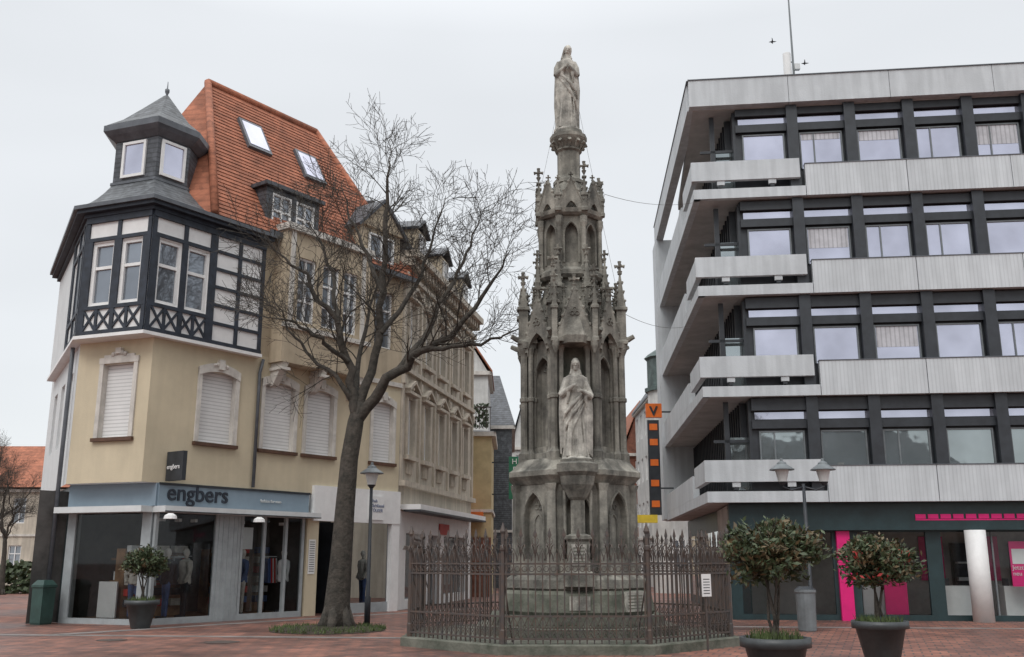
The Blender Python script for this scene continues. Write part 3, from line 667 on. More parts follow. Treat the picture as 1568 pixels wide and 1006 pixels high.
It.poly([Q.p(0.6,-4,0),Q.p(0.6,-0.8,0),Q.p(0.6,-0.8,3.1),Q.p(0.6,-4,3.1)])
T.part('shop_ceiling',interlt).poly([Q.p(0.6,-4,3.0),Q.p(Lr,-4,3.0),Q.p(Lr,-0.8,3.0),Q.p(0.6,-0.8,3.0)])
for a in (4.3,6.5,8.1,10.0,11.5,13.5): T.part('display_tables',white).box(Q,a,a+0.8,-2.2,-1.5,0,0.9); T.part('table_goods',blackmetal).box(Q,a+.1,a+.25,-1.9,-1.8,.9,1.1); T.part('posters',magenta).box(Q,a+0.1,a+0.8,-3.95,-3.9,1.0,2.3)
for a in (5.2,7.5,9.2,10.9): T.part('wall_units',coat).box(Q,a,a+0.7,-3.97,-3.7,0.1,2.1); T.part('wall_unit_shelves',ltgrey).box(Q,a+.05,a+.65,-3.69,-3.5,1.0,1.1); T.part('wall_unit_shelves',ltgrey).box(Q,a+.05,a+.65,-3.69,-3.5,1.5,1.55)
T.part('shop_sign_band',teal).box(Q,0.6,Lr,-0.69,-0.4,2.4,3.14)
D=T.part('pink_sign_strip',magenta)
s=5.6
while s<9.0: D.box(Q,s,s+0.27,-0.399,-0.37,2.70,2.82); s+=0.33
D.box(Q,5.6,9.0,-0.399,-0.385,2.655,2.69)
D.box(Q,9.1,9.65,-0.399,-0.34,2.98,3.10);D.box(Q,9.31,9.44,-0.398,-0.341,2.45,2.975);D.box(Q,9.1,9.18,-0.398,-0.341,2.80,2.975);D.box(Q,9.57,9.65,-0.398,-0.341,2.80,2.975);D.box(Q,9.22,9.53,-0.397,-0.342,2.44,2.52)
Mg=T.part('magenta_pillars',magenta); Mg.box(Q,3.5,3.85,-0.69,-0.55,0,2.38); Mg.box(Q,4.75,5.35,-1.0,-0.9,0.15,1.75)
Mg.box(Q,8.15,8.6,-0.99,-0.95,0.9,2.1); T.part('poster_white',white).box(Q,8.2,8.55,-0.948,-0.94,1.5,1.9)
text(T,'Jetzt\nneu',Q,8.18,1.35,-0.94,0.16,white,extr=.003)
T.part('round_column',white).prism(Q.p(7.1,-0.35,0)[:2],[(0,0.27),(2.39,0.27)],24)
T.part('round_column',white).prism(Q.p(13.0,-0.35,0)[:2],[(0,0.27),(2.39,0.27)],24)
T.part('side_ground_wall',teal).box(RS,0.8,Ls,-1.2,-0.9,0,3.14)
for k in range(5): G2.quad(RS,1.1+k*2.5,3.1+k*2.5,0.3,2.5,-0.89)
T.done(smooth=('round_column',))
T=Thing('orange_shop_sign',(6,39,0)); f=Frame(RS.p(11.2,0.85,0)[:2],None,d=(1,0),n=(0,-1))
T.part('panel',orange).box(f,0,0.62,0,0.2,7.1,7.65); text(T,'V',f,0.14,7.18,0.22,0.5,blackmetal,'LEFT',0.01,bold=.015)
T.part('vertical_banner',blackmetal).box(f,0.05,0.5,0.0,0.12,3.3,7.0)
for z in (3.6,4.4,5.2,6.0,6.6): T.part('banner_marks',orange).box(f,0.12,0.43,0.121,0.14,z,z+0.25)
T.part('yellow_box',yellow).box(f,-0.9,0.3,0,0.3,3.0,3.3); T.part('white_banner',white).box(f,-1.25,-0.95,0.3,0.4,3.5,6.0)
T.part('brackets',blackmetal).box(f,0.5,1.0,0.05,0.1,7.3,7.36); T.part('brackets',blackmetal).box(f,0.5,1.0,0.05,0.1,4.3,4.36); T.done()
T=Thing('roof_antenna',(9.3,30,15.6))
P=T.part('mast',greymetal); P.tube([(9.45,30,15.5),(9.45,30,17.5),(9.45,30,21.5)],[0.05,0.04,0.02],8)
T.part('panel_antenna',white).tube([(9.25,30,16.3),(9.25,30,18.2)],0.13,12)
T.part('stay',greymetal).tube([(9.25,30,17.9),(9.45,30,17.9)],0.025,6); T.part('stay',greymetal).tube([(9.25,30,16.5),(9.45,30,16.5)],0.025,6)
T.part('base',greymetal).tube([(9.45,30,15.5),(9.45,30,16.2)],0.16,8)
for z in (16.8,17.2,17.6): T.part('equipment',ltgrey).box(Frame((9.45,30),None,d=(1,0),n=(0,-1)),0.02,0.2,-0.05,0.1,z,z+0.2)
T.done()

# ------------------------------------------------------------------ monument
MX,MY=1.30,21.0
T=Thing('gothic_column_monument',(MX,MY,0)); c=(MX,MY)
rot8=R(22.5); cs=math.cos(R(22.5))
St=T.part('stonework',stone); Dk=T.part('mossy_base',stonedk)
def ap(P,lv): P.prism(c,[(z,a/cs) for z,a in lv],8,rot8)
ap(Dk,[(0,2.35),(0.16,2.35)]); ap(Dk,[(0.161,2.0),(0.34,2.0)]); ap(Dk,[(0.341,1.72),(0.55,1.72)])
ap(Dk,[(0.551,1.52),(0.62,1.56),(0.95,1.5),(1.02,1.42)]); ap(St,[(1.02,1.40),(1.06,1.44),(1.22,1.42),(1.34,1.24)])
def face(i,a):
    an=R(-90+45*i); n=(math.cos(an),math.sin(an)); return Frame((c[0]+n[0]*a,c[1]+n[1]*a),None,d=(-n[1],n[0]),n=n)
def archpts(aw,zs,k=7):
    L=[]
    for i in range(k+1):
        x=-aw+aw*i/k; L.append((x,zs+math.sqrt(max(0,(2*aw)**2-(aw-x)**2))))
    return L+[(-x,z) for x,z in reversed(L[:-1])]
def archface(P,fr,hw,z0,z1,aw,zb,zs,depth,back=None):
    P.quad(fr,-hw,-aw,z0,z1,0);P.quad(fr,aw,hw,z0,z1,0)
    if zb>z0: P.quad(fr,-aw,aw,z0,zb,0)
    A=archpts(aw,zs)
    for (x0,y0),(x1,y1) in zip(A[:-1],A[1:]): P.poly([fr.p(x0,0,y0),fr.p(x1,0,y1),fr.p(x1,0,z1),fr.p(x0,0,z1)])
    path=[(-aw,zb)]+A+[(aw,zb),(-aw,zb)]
    for (x0,y0),(x1,y1) in zip(path[:-1],path[1:]): P.poly([fr.p(x0,0,y0),fr.p(x1,0,y1),fr.p(x1,-depth,y1),fr.p(x0,-depth,y0)])
    (back or P).quad(fr,-aw*1.05,aw*1.05,zb-0.02,zs+aw*1.75,-depth)
def archmould(P,fr,aw,zs,o,r=0.03,zb=None):
    A=archpts(aw,zs); pts=[fr.p(x,o,z) for x,z in A]
    if zb is not None: pts=[fr.p(-aw,o,zb)]+pts+[fr.p(aw,o,zb)]
    P.tube(pts,r,5)
def cross(P,x,y,z,s=1.0):
    P.tube([(x,y,z-0.05*s),(x,y,z+0.04*s),(x,y,z+0.06*s),(x,y,z+0.2*s),(x,y,z+0.27*s)],[0.02*s,0.06*s,0.03*s,0.03*s,0.045*s],6)
    for an in (0,90,180,270):
        dx,dy=math.cos(R(an)),math.sin(R(an))
        P.tube([(x,y,z+0.15*s),(x+dx*0.06*s,y+dy*0.06*s,z+0.16*s),(x+dx*0.11*s,y+dy*0.11*s,z+0.15*s)],[0.025*s,0.03*s,0.045*s],5)
def pinnacle(P,x,y,z0,zs,zt,w,s=1.0):
    P.prism((x,y),[(z0,w*1.3),(z0+0.06,w*1.3),(z0+0.1,w),(zs,w)],4,R(45))
    P.prism((x,y),[(zs,w*1.4),(zs+0.06,w*1.35),(zs+0.08,w*0.95),(zt,w*0.15)],4,R(45))
    for an in (0,90,180,270):
        dx,dy=math.cos(R(an)),math.sin(R(an)); q=w*0.8
        P.poly([(x+dx*q-dy*q,y+dy*q+dx*q,zs-0.02),(x+dx*q+dy*q,y+dy*q-dx*q,zs-0.02),(x+dx*q*0.8,y+dy*q*0.8,zs+w*2.2)])
    n=4
    for k in range(n):
        t=(k+0.6)/n; r=w*0.95*(1-t)+0.02; z=zs+0.08+(zt-zs)*t
        for an in (45,135,225,315):
            dx,dy=math.cos(R(an)),math.sin(R(an)); P.ell((x+dx*r,y+dy*r,z),(0.028*s,0.028*s,0.032*s),5,3)
    cross(P,x,y,zt,s)
def gable(P,fr,hw,z0,z1,th,aw,zs,crock=5,fin=1.0):
    K=16; up=lambda x:z1-(z1-z0)*abs(x)/hw
    def lo(x): return z0 if abs(x)>=aw else min(up(x)-0.04,zs+math.sqrt(max(0,(2*aw)**2-(aw+abs(x))**2)))
    xs=sorted(set([round(-hw+2*hw*i/K,4) for i in range(K+1)]+[-aw,aw,0]))
    for x0,x1 in zip(xs[:-1],xs[1:]):
        e=1e-5; l0,l1=lo(x0+e),lo(x1-e)
        for o in (0,-th): P.poly([fr.p(x0,o,l0),fr.p(x1,o,l1),fr.p(x1,o,up(x1)),fr.p(x0,o,up(x0))])
        P.poly([fr.p(x0,0,l0),fr.p(x1,0,l1),fr.p(x1,-th,l1),fr.p(x0,-th,l0)])
    for sg in (-1,1):
        P.tube([fr.p(sg*hw*1.03,-th/2+0.03,z0-0.02),fr.p(0,-th/2+0.03,z1+0.02)],0.035,5)
        for k in range(crock):
            t=(k+0.7)/(crock+0.3); q=fr.p(sg*hw*(1-t)*1.08,-th/2+0.04,z0+(z1-z0)*t+0.05)
            P.ell(q,(0.04,0.04,0.045),6,4)
    if fin: cross(P,*fr.p(0,-th/2,z1)[:2],z1+0.03,fin)
def trefoil(P,fr,x,z,r,o):
    for an in (90,210,330):
        cx,cz_=x+r*.62*math.cos(R(an)),z+r*.62*math.sin(R(an))
        P.tube([fr.p(cx+r*.5*math.cos(t*math.pi/4),o,cz_+r*.5*math.sin(t*math.pi/4)) for t in range(9)],r*.13,4,caps=False)
t8=math.tan(R(22.5))
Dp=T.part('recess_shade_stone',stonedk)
for i in range(8):
    fr=face(i,1.2); hw=1.2*t8
    archface(St,fr,hw,1.3,3.12,0.27,1.62,2.45,0.14)
    archmould(St,fr,0.29,2.45,0.01,0.03,1.62)
    archmould(St,face(i,1.07),0.12,2.3,0.0,0.02,1.62)
    trefoil(St,face(i,1.07),0,2.68,.1,0.0)
    a=R(-112.5+45*i); x,y=math.cos(a)*1.27+c[0],math.sin(a)*1.27+c[1]
    St.prism((x,y),[(1.3,0.17),(1.5,0.17),(1.56,0.13),(2.95,0.12),(3.1,0.17)],4,a+R(45))
ap(St,[(3.10,1.22),(3.18,1.28),(3.26,1.36),(3.36,1.36),(3.40,1.30),(3.62,1.12)])
ap(St,[(3.62,0.98),(3.75,0.98),(3.8,0.72),(6.2,0.72),(6.21,0.9),(7.55,0.55)])
for i in range(8):
    a=R(-112.5+45*i); n=(math.cos(a),math.sin(a)); d=(-n[1],n[0]); r=1.06
    for (dr,dd,w) in ((0.06,0,0.075),(-0.04,0.12,0.055),(-0.04,-0.12,0.055),(-0.14,0.06,0.06),(-0.14,-0.06,0.06)):
        x=c[0]+n[0]*(r+dr)+d[0]*dd; y=c[1]+n[1]*(r+dr)+d[1]*dd
        St.tube([(x,y,3.6),(x,y,3.75),(x,y,3.8),(x,y,3.85),(x,y,4.84),(x,y,4.86),(x,y,4.93),(x,y,4.95),(x,y,5.78),(x,y,5.85),(x,y,5.98),(x,y,6.0)],[w*1.7,w*1.7,w*1.2,w,w,w*1.35,w*1.35,w,w,w*1.1,w*1.8,w*1.8],8)
    x,y=c[0]+n[0]*r*0.98,c[1]+n[1]*r*0.98
    St.prism((x,y),[(3.4,0.24),(3.62,0.22)],6,a); St.prism((x,y),[(6.0,0.22),(6.12,0.24)],6,a)
    St.prism((c[0]+n[0]*0.86,c[1]+n[1]*0.86),[(3.6,0.13),(6.1,0.13)],4,a+R(45))
    pinnacle(St,c[0]+n[0]*1.14,c[1]+n[1]*1.14,6.1,6.85,7.45 if i%2 else 7.7,0.14,1.0)
    pinnacle(St,c[0]+n[0]*0.8,c[1]+n[1]*0.8,6.1,7.3,8.05,0.11,0.8)
    pinnacle(St,c[0]+n[0]*0.97+d[0]*.18,c[1]+n[1]*0.97+d[1]*.18,6.1,6.6,7.15,0.075,0.6)
    pinnacle(St,c[0]+n[0]*0.97-d[0]*.18,c[1]+n[1]*0.97-d[1]*.18,6.1,6.6,7.15,0.075,0.6)
    St.tube([(c[0]+n[0]*1.1,c[1]+n[1]*1.1,6.55),(c[0]+n[0]*0.8,c[1]+n[1]*0.8,6.95)],0.05,5)
    St.tube([(c[0]+n[0]*1.05,c[1]+n[1]*1.05,6.2),(c[0]+n[0]*1.3,c[1]+n[1]*1.3,6.2),(c[0]+n[0]*1.42,c[1]+n[1]*1.42,6.26)],[0.09,0.06,0.05],6)
for i in range(8):
    if i==0: continue
    fr=face(i,0.86); archface(St,fr,0.86*t8,3.75,6.15,0.25,3.9,5.35,0.12); archmould(St,face(i,0.87),0.26,5.35,0.02,0.03,3.9)
    f2=face(i,0.76); St.tube([f2.p(0,0,3.9),f2.p(0,0,5.5)],0.025,5); trefoil(St,f2,0,5.58,.11,0.0)
    gable(St,face(i,1.10),0.42,5.9,7.05,0.12,0.28,5.8,5,1.2 if i%2 else 0.9)
    trefoil(St,face(i,1.10),0,6.52,.09,0.01)
Dp.quad(face(0,0.735),-0.3,0.3,3.8,6.1,0.0)  # dark sheet at the niche back, painting its shade into the stone colour
gable(St,face(0,1.30),0.40,6.0,7.15,0.14,0.2,5.95,6,1.0); trefoil(St,face(0,1.30),0,6.62,.09,0.01)
for sg in (-1,1):
    f=face(0,1.05)
    St.loft([[f.p(sg*0.36,0.25,6.0),f.p(sg*0.44,0.25,6.0),f.p(sg*0.44,-0.1,6.0),f.p(sg*0.36,-0.1,6.0)],[f.p(sg*0.36,0.25,6.35),f.p(sg*0.44,0.25,6.35),f.p(sg*0.44,-0.1,6.35),f.p(sg*0.36,-0.1,6.35)]])
    St.prism(f.p(sg*0.40,0.25,0)[:2],[(5.75,0.02),(5.9,0.07),(6.0,0.08)],6)
    pinnacle(St,*f.p(sg*0.42,0.22,0)[:2],6.0,6.7,7.3,0.08,0.7)
St.prism(face(0,1.12).p(0,0,0)[:2],[(5.95,0.32),(6.1,0.36),(6.8,0.1)],6)
q=face(0,1.30).p(0,0,0)[:2]
St.prism(q,[(1.1,0.42),(1.35,0.42),(1.4,0.3),(1.95,0.3),(2.0,0.36),(2.06,0.36),(2.1,0.2)],4,R(45))
St.prism(q,[(2.1,0.15),(2.75,0.15),(2.8,0.2),(3.05,0.34),(3.2,0.37),(3.22,0.37),(3.3,0.44),(3.46,0.44),(3.50,0.36),(3.55,0.36)],8,rot8)
for sg in (-1,1): St.tube([(q[0]+sg*0.26,q[1]-0.02,2.0),(q[0]+sg*0.26,q[1]-0.02,2.95)],0.035,6)
W0=Frame((q[0],q[1]),None,d=(1,0),n=(0,-1))
T.part('inscription_plaque',stonelt).box(W0,-0.15,0.15,0.22,0.235,1.5,1.9)
T.part('inscription_plaque',stonelt).box(face(0,1.53),-0.2,0.2,0.0,0.04,0.66,0.92)
T.part('inscription_plaque',stonelt).box(face(1,1.53),-0.28,0.28,0.0,0.05,0.62,1.0)
for k in range(5): T.part('inscription_lines',stonedk).box(W0,-0.11,0.11,0.236,0.24,1.56+k*.065,1.58+k*.065); T.part('inscription_lines',stonedk).box(face(1,1.53),-.22,.22,.051,.054,.67+k*.06,.69+k*.06)
ap(St,[(7.55,0.66),(7.62,0.72),(7.72,0.72),(7.8,0.62)])
for i in range(8):
    fr=face(i,0.60); hw=0.60*t8
    archface(St,fr,hw,7.75,9.02,0.15,7.9,8.55,0.12,back=St); archmould(St,fr,0.165,8.55,0.015,0.022,7.9)
    a=R(-112.5+45*i); n=(math.cos(a),math.sin(a))
    x,y=c[0]+n[0]*0.70,c[1]+n[1]*0.70
    St.tube([(x,y,7.6),(x,y,7.8),(x,y,7.85),(x,y,8.7),(x,y,8.8),(x,y,8.95)],[0.085,0.085,0.05,0.05,0.08,0.085],7)
    gable(St,face(i,0.74),0.31,9.12,9.80,0.09,0.13,9.05,3,0.5)
    pinnacle(St,c[0]+n[0]*0.76,c[1]+n[1]*0.76,9.05,9.4,9.95 if i%2 else 9.75,0.075,0.95 if i%2 else 0.5)
ap(St,[(8.98,0.66),(9.03,0.72),(9.12,0.74),(9.14,0.6),(9.75,0.36),(9.95,0.30)])
St.prism(c,[(9.9,0.36),(9.98,0.36),(10.03,0.28),(10.1,0.26),(10.68,0.26),(10.72,0.31),(10.78,0.27),(10.83,0.30),(10.95,0.40),(11.0,0.43),(11.08,0.43),(11.1,0.36),(11.2,0.34)],12)
for k in range(12):
    a=k*math.pi/6; St.tube([(c[0]+0.27*math.cos(a),c[1]+0.27*math.sin(a),10.72),(c[0]+0.34*math.cos(a),c[1]+0.34*math.sin(a),10.86),(c[0]+0.42*math.cos(a),c[1]+0.42*math.sin(a),10.9)],[0.02,0.04,0.05],5)
T.done()

# ------------------------------------------------------------------ statues (all sizes as fractions of the height H)
def statue(name,x,y,z,H,kind,m):
    rs=random.Random(5 if kind=='mary' else 12)
    T=Thing(name,(x,y,z)); P=T.part('carved_figure',m)
    W=lambda p:(x+p[0]*H,y+p[1]*H,z+p[2]*H)
    def tb(pts,r,n=7): P.tube([W(p) for p in pts],[q*H for q in r] if isinstance(r,(list,tuple)) else r*H,n)
    def el(p,r,M=None,nu=16,nv=12): P.ell(W(p),tuple(q*H for q in r),nu,nv,M)
    mary=kind=='mary'; wd=1.0 if mary else 1.15
    prof=[(0,.105,.10,.0,0),(.02,.112,.105,0,0),(.12,.098,.09,-.004,0),(.30,.088,.078,-.010,0),(.45,.092,.076,-.014,-.004),(.56,.084,.064,-.010,0),(.64,.070,.054,-.002,0),(.70,.076,.060,0,-.004),(.76,.086,.058,0,0),(.80,.078,.050,0,0),(.825,.045,.038,0,0),(.85,.030,.032,.002,-.003),(.875,.027,.030,.004,-.008)]
    rings=[]; NN=72
    for i in range(len(prof)-1):
        for s in range(5):
            t=s/5; a=[prof[i][k]*(1-t)+prof[i+1][k]*t for k in range(5)]
            ring=[]; fd=max(0,min(1,(0.70-a[0])/0.4))
            for j in range(NN):
                th=2*math.pi*j/NN
                nz=noise.noise(Vector((math.cos(th)*1.7,math.sin(th)*1.7,a[0]*1.3+(0 if mary else 7))))
                m_=1+0.11*fd*math.sin(10*th+6*nz+2*a[0])+0.05*fd*math.sin(21*th-5*a[0]+4*nz)+0.06*nz*(a[0]<.8)
                ring.append(W((a[3]+a[1]*wd*m_*math.cos(th),a[4]+a[2]*m_*math.sin(th),a[0])))
            rings.append(ring)
    P.loft(rings)
    P.prism((x,y),[(z-0.03,.15*H),(z+.015*H,.15*H),(z+.02*H,.14*H)],8,rot8)
    for sg in (-1,1): tb([(sg*.04,-.09,.012),(sg*.05,-.13,.01)],[.02,.013])
    # mantle from shoulders, with an open edge running down either side
    for sg in (-1,1):
        for k in range(5):
            u=k/4; w_=wd*(1.0 if mary else 1.12); j1,j2=rs.uniform(-.008,.008),rs.uniform(-.008,.008)
            lo_=.06+.22*(1-u) if (sg>0)==mary else .03+.05*(1-u)
            tb([(sg*(.050+.030*u)*w_,.008+.012*u,.80-.01*u),(sg*(.072+.038*u)*w_+j1,-.02+.025*u,.66),(sg*(.068+.045*u)*w_+j2,-.035+.045*u,.48),(sg*(.064+.046*u)*w_-j1,-.035+.05*u,.30),(sg*(.066+.045*u)*w_+j2,-.03+.045*u,lo_)],[.014,.018,.019,.016,.010])
    # one sweep of cloth crossing the front, of unequal soft folds, then falling
    sd=1 if mary else -1
    for k,(dz,r_,le) in enumerate(((0,.016,1),(-.035,.010,.8),(-.085,.015,.95),(-.12,.008,.6),(-.18,.012,.75))):
        if mary and k>2: break
        x0=-sd*.085*wd; x1=x0+sd*.19*wd*le
        tb([(x0,-.03,.66+dz*.5),(x0*.45,-.070,.60+dz*.8),((x0*.2+x1*.8)*.45,-.084,.52+dz),(x1*.85,-.066,.44+dz*1.3),(x1,-.03,.37+dz*1.4)],[r_*.5,r_,r_*1.1,r_*.9,r_*.5])
    # hanging end of the mantle and long vertical folds of the gown
    for k in range(6):
        xx=(-.065+.026*k)*wd+rs.uniform(-.006,.006); top=rs.uniform(.34,.50); r_=rs.uniform(.007,.013)
        tb([(xx*.8,-.070,top),(xx,-.080,top*.6),(xx*1.1+rs.uniform(-.01,.01),-.092,.03)],[r_*.5,r_,r_*1.25])
    if mary: arms=[(sg,(sg*.103,-.015,.635),(sg*.012+.006,-.105,.70)) for sg in (-1,1)]
    else: arms=[(-1,(-.140,-.02,.615),(-.02,-.112,.70)),(1,(.142,-.02,.60),(.045,-.120,.645))]
    for sg,elb,hand in arms:
        tb([(sg*.072,0,.785),(sg*.10,-.006,.72),elb],[.030,.031,.034],9)
        md=tuple(e*.45+h*.55 for e,h in zip(elb,hand))
        tb([elb,md,hand],[.035,.028,.014],9)
        tb([md,(md[0],md[1],md[2]-.05),(md[0]+sg*.01,md[1]+.015,md[2]-.13)],[.022,.018,.008],7)
        for f_ in range(4):
            if mary: tb([hand,(hand[0]-sg*.004,hand[1]-.004+.006*f_,hand[2]+.022),(hand[0]-sg*.006,hand[1]+.002+.006*f_,hand[2]+.045-.004*abs(f_-1))],[.008,.006,.004],5)
            else: tb([hand,(hand[0]-sg*.020,hand[1]-.004,hand[2]+.012-.008*f_),(hand[0]-sg*.040,hand[1]+.006,hand[2]+.013-.009*f_)],[.008,.006,.004],5)
        tb([hand,(hand[0]-sg*.010,hand[1]+.012,hand[2]+.022)],[.007,.005],5)
    M=Matrix.Rotation(R(14),3,'X')@Matrix.Rotation(R(10 if mary else 0),3,'Y')
    hc=Vector((.012 if mary else 0,-.022,.918))
    def hp(a,b,cc): v=M@Vector((a,b,cc))+hc; return (v.x,v.y,v.z)
    el(hp(0,0,.006),(.033,.040,.045),M); el(hp(0,-.010,-.026),(.023,.027,.024),M)
    tb([hp(0,-.036,.012),hp(0,-.047,-.008),hp(0,-.039,-.012)],[.004,.007,.005],5)
    tb([hp(-.022,-.031,.014),hp(0,-.039,.016),hp(.022,-.031,.014)],.0045,5)
    tb([hp(-.010,-.036,-.024),hp(0,-.039,-.024),hp(.010,-.036,-.024)],.004,5)
    el(hp(0,.014,.012),(.039,.038,.048),M)
    tb([hp(0,.014,.01),(hc.x*.6,.022,.875),(0,.024,.83),(0,.026,.76),(0,.030,.62)],[.037,.038,.052,.060,.05],12)
    for sg in (-1,1): tb([hp(sg*.028,-.010,.030),hp(sg*.035,-.010,-.005),(sg*.036,-.012,.865),(sg*.048,-.026,.815)],[.010,.011,.013,.014],6)
    if not mary: el(hp(0,-.024,-.042),(.019,.017,.028),M)
    T.done(remesh={'carved_figure':0.009})
statue('madonna_statue',MX-.02,MY,11.2,2.27,'mary',stonelt)
qf=face(0,1.22).p(0,0,0)
statue('niche_saint_statue',qf[0],qf[1],3.55,2.14,'saint',stonelt)

# ------------------------------------------------------------------ fence
T=Thing('wrought_iron_fence',(1.1,21,0)); fc=(1.12,21.0); A=3.1; I=T.part('ironwork',iron)
T.part('stone_kerb',stonedk).prism(fc,[(0,(A+.16)/cs),(0.15,(A+.16)/cs),(0.17,(A+.14)/cs),(0.171,(A-.14)/cs)],8,rot8)
hwf=A*t8
for i in range(8):
    an=R(-90+45*i); n=(math.cos(an),math.sin(an)); fr=Frame((fc[0]+n[0]*A,fc[1]+n[1]*A),None,d=(-n[1],n[0]),n=n)
    for z in (0.24,0.62,1.34,1.52): I.box(fr,-hwf,hwf,-0.02,0.02,z,z+0.032)
    nb=20; st=2*hwf/nb
    for k in range(nb):
        s=-hwf+st*(k+0.5)
        main=(k%2==0); top=1.98 if main else 1.72
        I.box(fr,s-0.011,s+0.011,-0.011,0.011,0.17,top)
        if main:
            I.loft([[fr.p(s-0.012,-0.008,top),fr.p(s+0.012,-0.008,top),fr.p(s+0.012,0.008,top),fr.p(s-0.012,0.008,top)],
                    [fr.p(s-0.038,-0.01,top+0.05),fr.p(s+0.038,-0.01,top+0.05),fr.p(s+0.038,0.01,top+0.05),fr.p(s-0.038,0.01,top+0.05)],
                    [fr.p(s-0.003,-0.003,top+0.18),fr.p(s+0.003,-0.003,top+0.18),fr.p(s+0.003,0.003,top+0.18),fr.p(s-0.003,0.003,top+0.18)]])
            for sg in (-1,1):
                I.tube([fr.p(s,0.0,1.62),fr.p(s+sg*.03,0.07,1.82),fr.p(s+sg*.06,0.14,1.87),fr.p(s+sg*.075,0.18,1.80)],[0.009,0.010,0.010,0.007],4)
                I.tube([fr.p(s,0,1.84),fr.p(s+sg*.05,0,1.90),fr.p(s+sg*.06,0,1.96),fr.p(s+sg*.03,0,1.98)],[.008,.009,.008,.006],4)
        A2=[(s-st/2,1.58),(s-st*0.38,1.68),(s,1.80),(s+st*0.38,1.68),(s+st/2,1.58)]
        I.tube([fr.p(x,0,z) for x,z in A2],0.009,4,caps=False)
        if k<nb-1:
            cx_=s+st/2
            I.tube([fr.p(cx_+0.045*math.cos(t*math.pi/4),0,1.445+0.045*math.sin(t*math.pi/4)) for t in range(9)],0.008,4,caps=False)
            for dx,dz in ((0.03,0),(-0.03,0),(0,0.045),(0,-0.045)):
                I.tube([fr.p(cx_+dx+0.028*math.cos(t*math.pi/3),0,0.42+dz+0.028*math.sin(t*math.pi/3)) for t in range(7)],0.0075,3,caps=False)
            for sx in (-.05,.05):
                I.tube([fr.p(cx_+sx,0,0.27),fr.p(cx_,0,0.36)],0.008,3); I.tube([fr.p(cx_+sx,0,0.61),fr.p(cx_,0,0.49)],0.008,3)
    pv=fr.p(-hwf,0,0)
    I.prism(pv[:2],[(0.15,0.05),(0.4,0.05),(0.42,0.04),(1.75,0.038),(1.78,0.055),(1.84,0.055),(1.86,0.035),(2.05,0.032),(2.1,0.055),(2.26,0.004)],6)
    I.tube([(pv[0],pv[1],1.4),(fc[0]+(pv[0]-fc[0])*0.86,fc[1]+(pv[1]-fc[1])*0.86,0.1)],0.015,5)
T.done()
T=Thing('information_plaque',(3.55,18.6,0))
f=Frame((3.55,18.6),None,d=(0.8,0.6),n=(0.6,-0.8)); T.part('plate',white).box(f,-0.12,0.12,0.02,0.035,0.95,1.35)
for k in range(6): T.part('text_lines',blackmetal).box(f,-0.09,0.08,0.036,0.037,1.0+k*0.05,1.015+k*0.05)
T.part('post',iron).tube([(3.55,18.6,0),(3.55,18.6,1.3)],0.02,6); T.done()

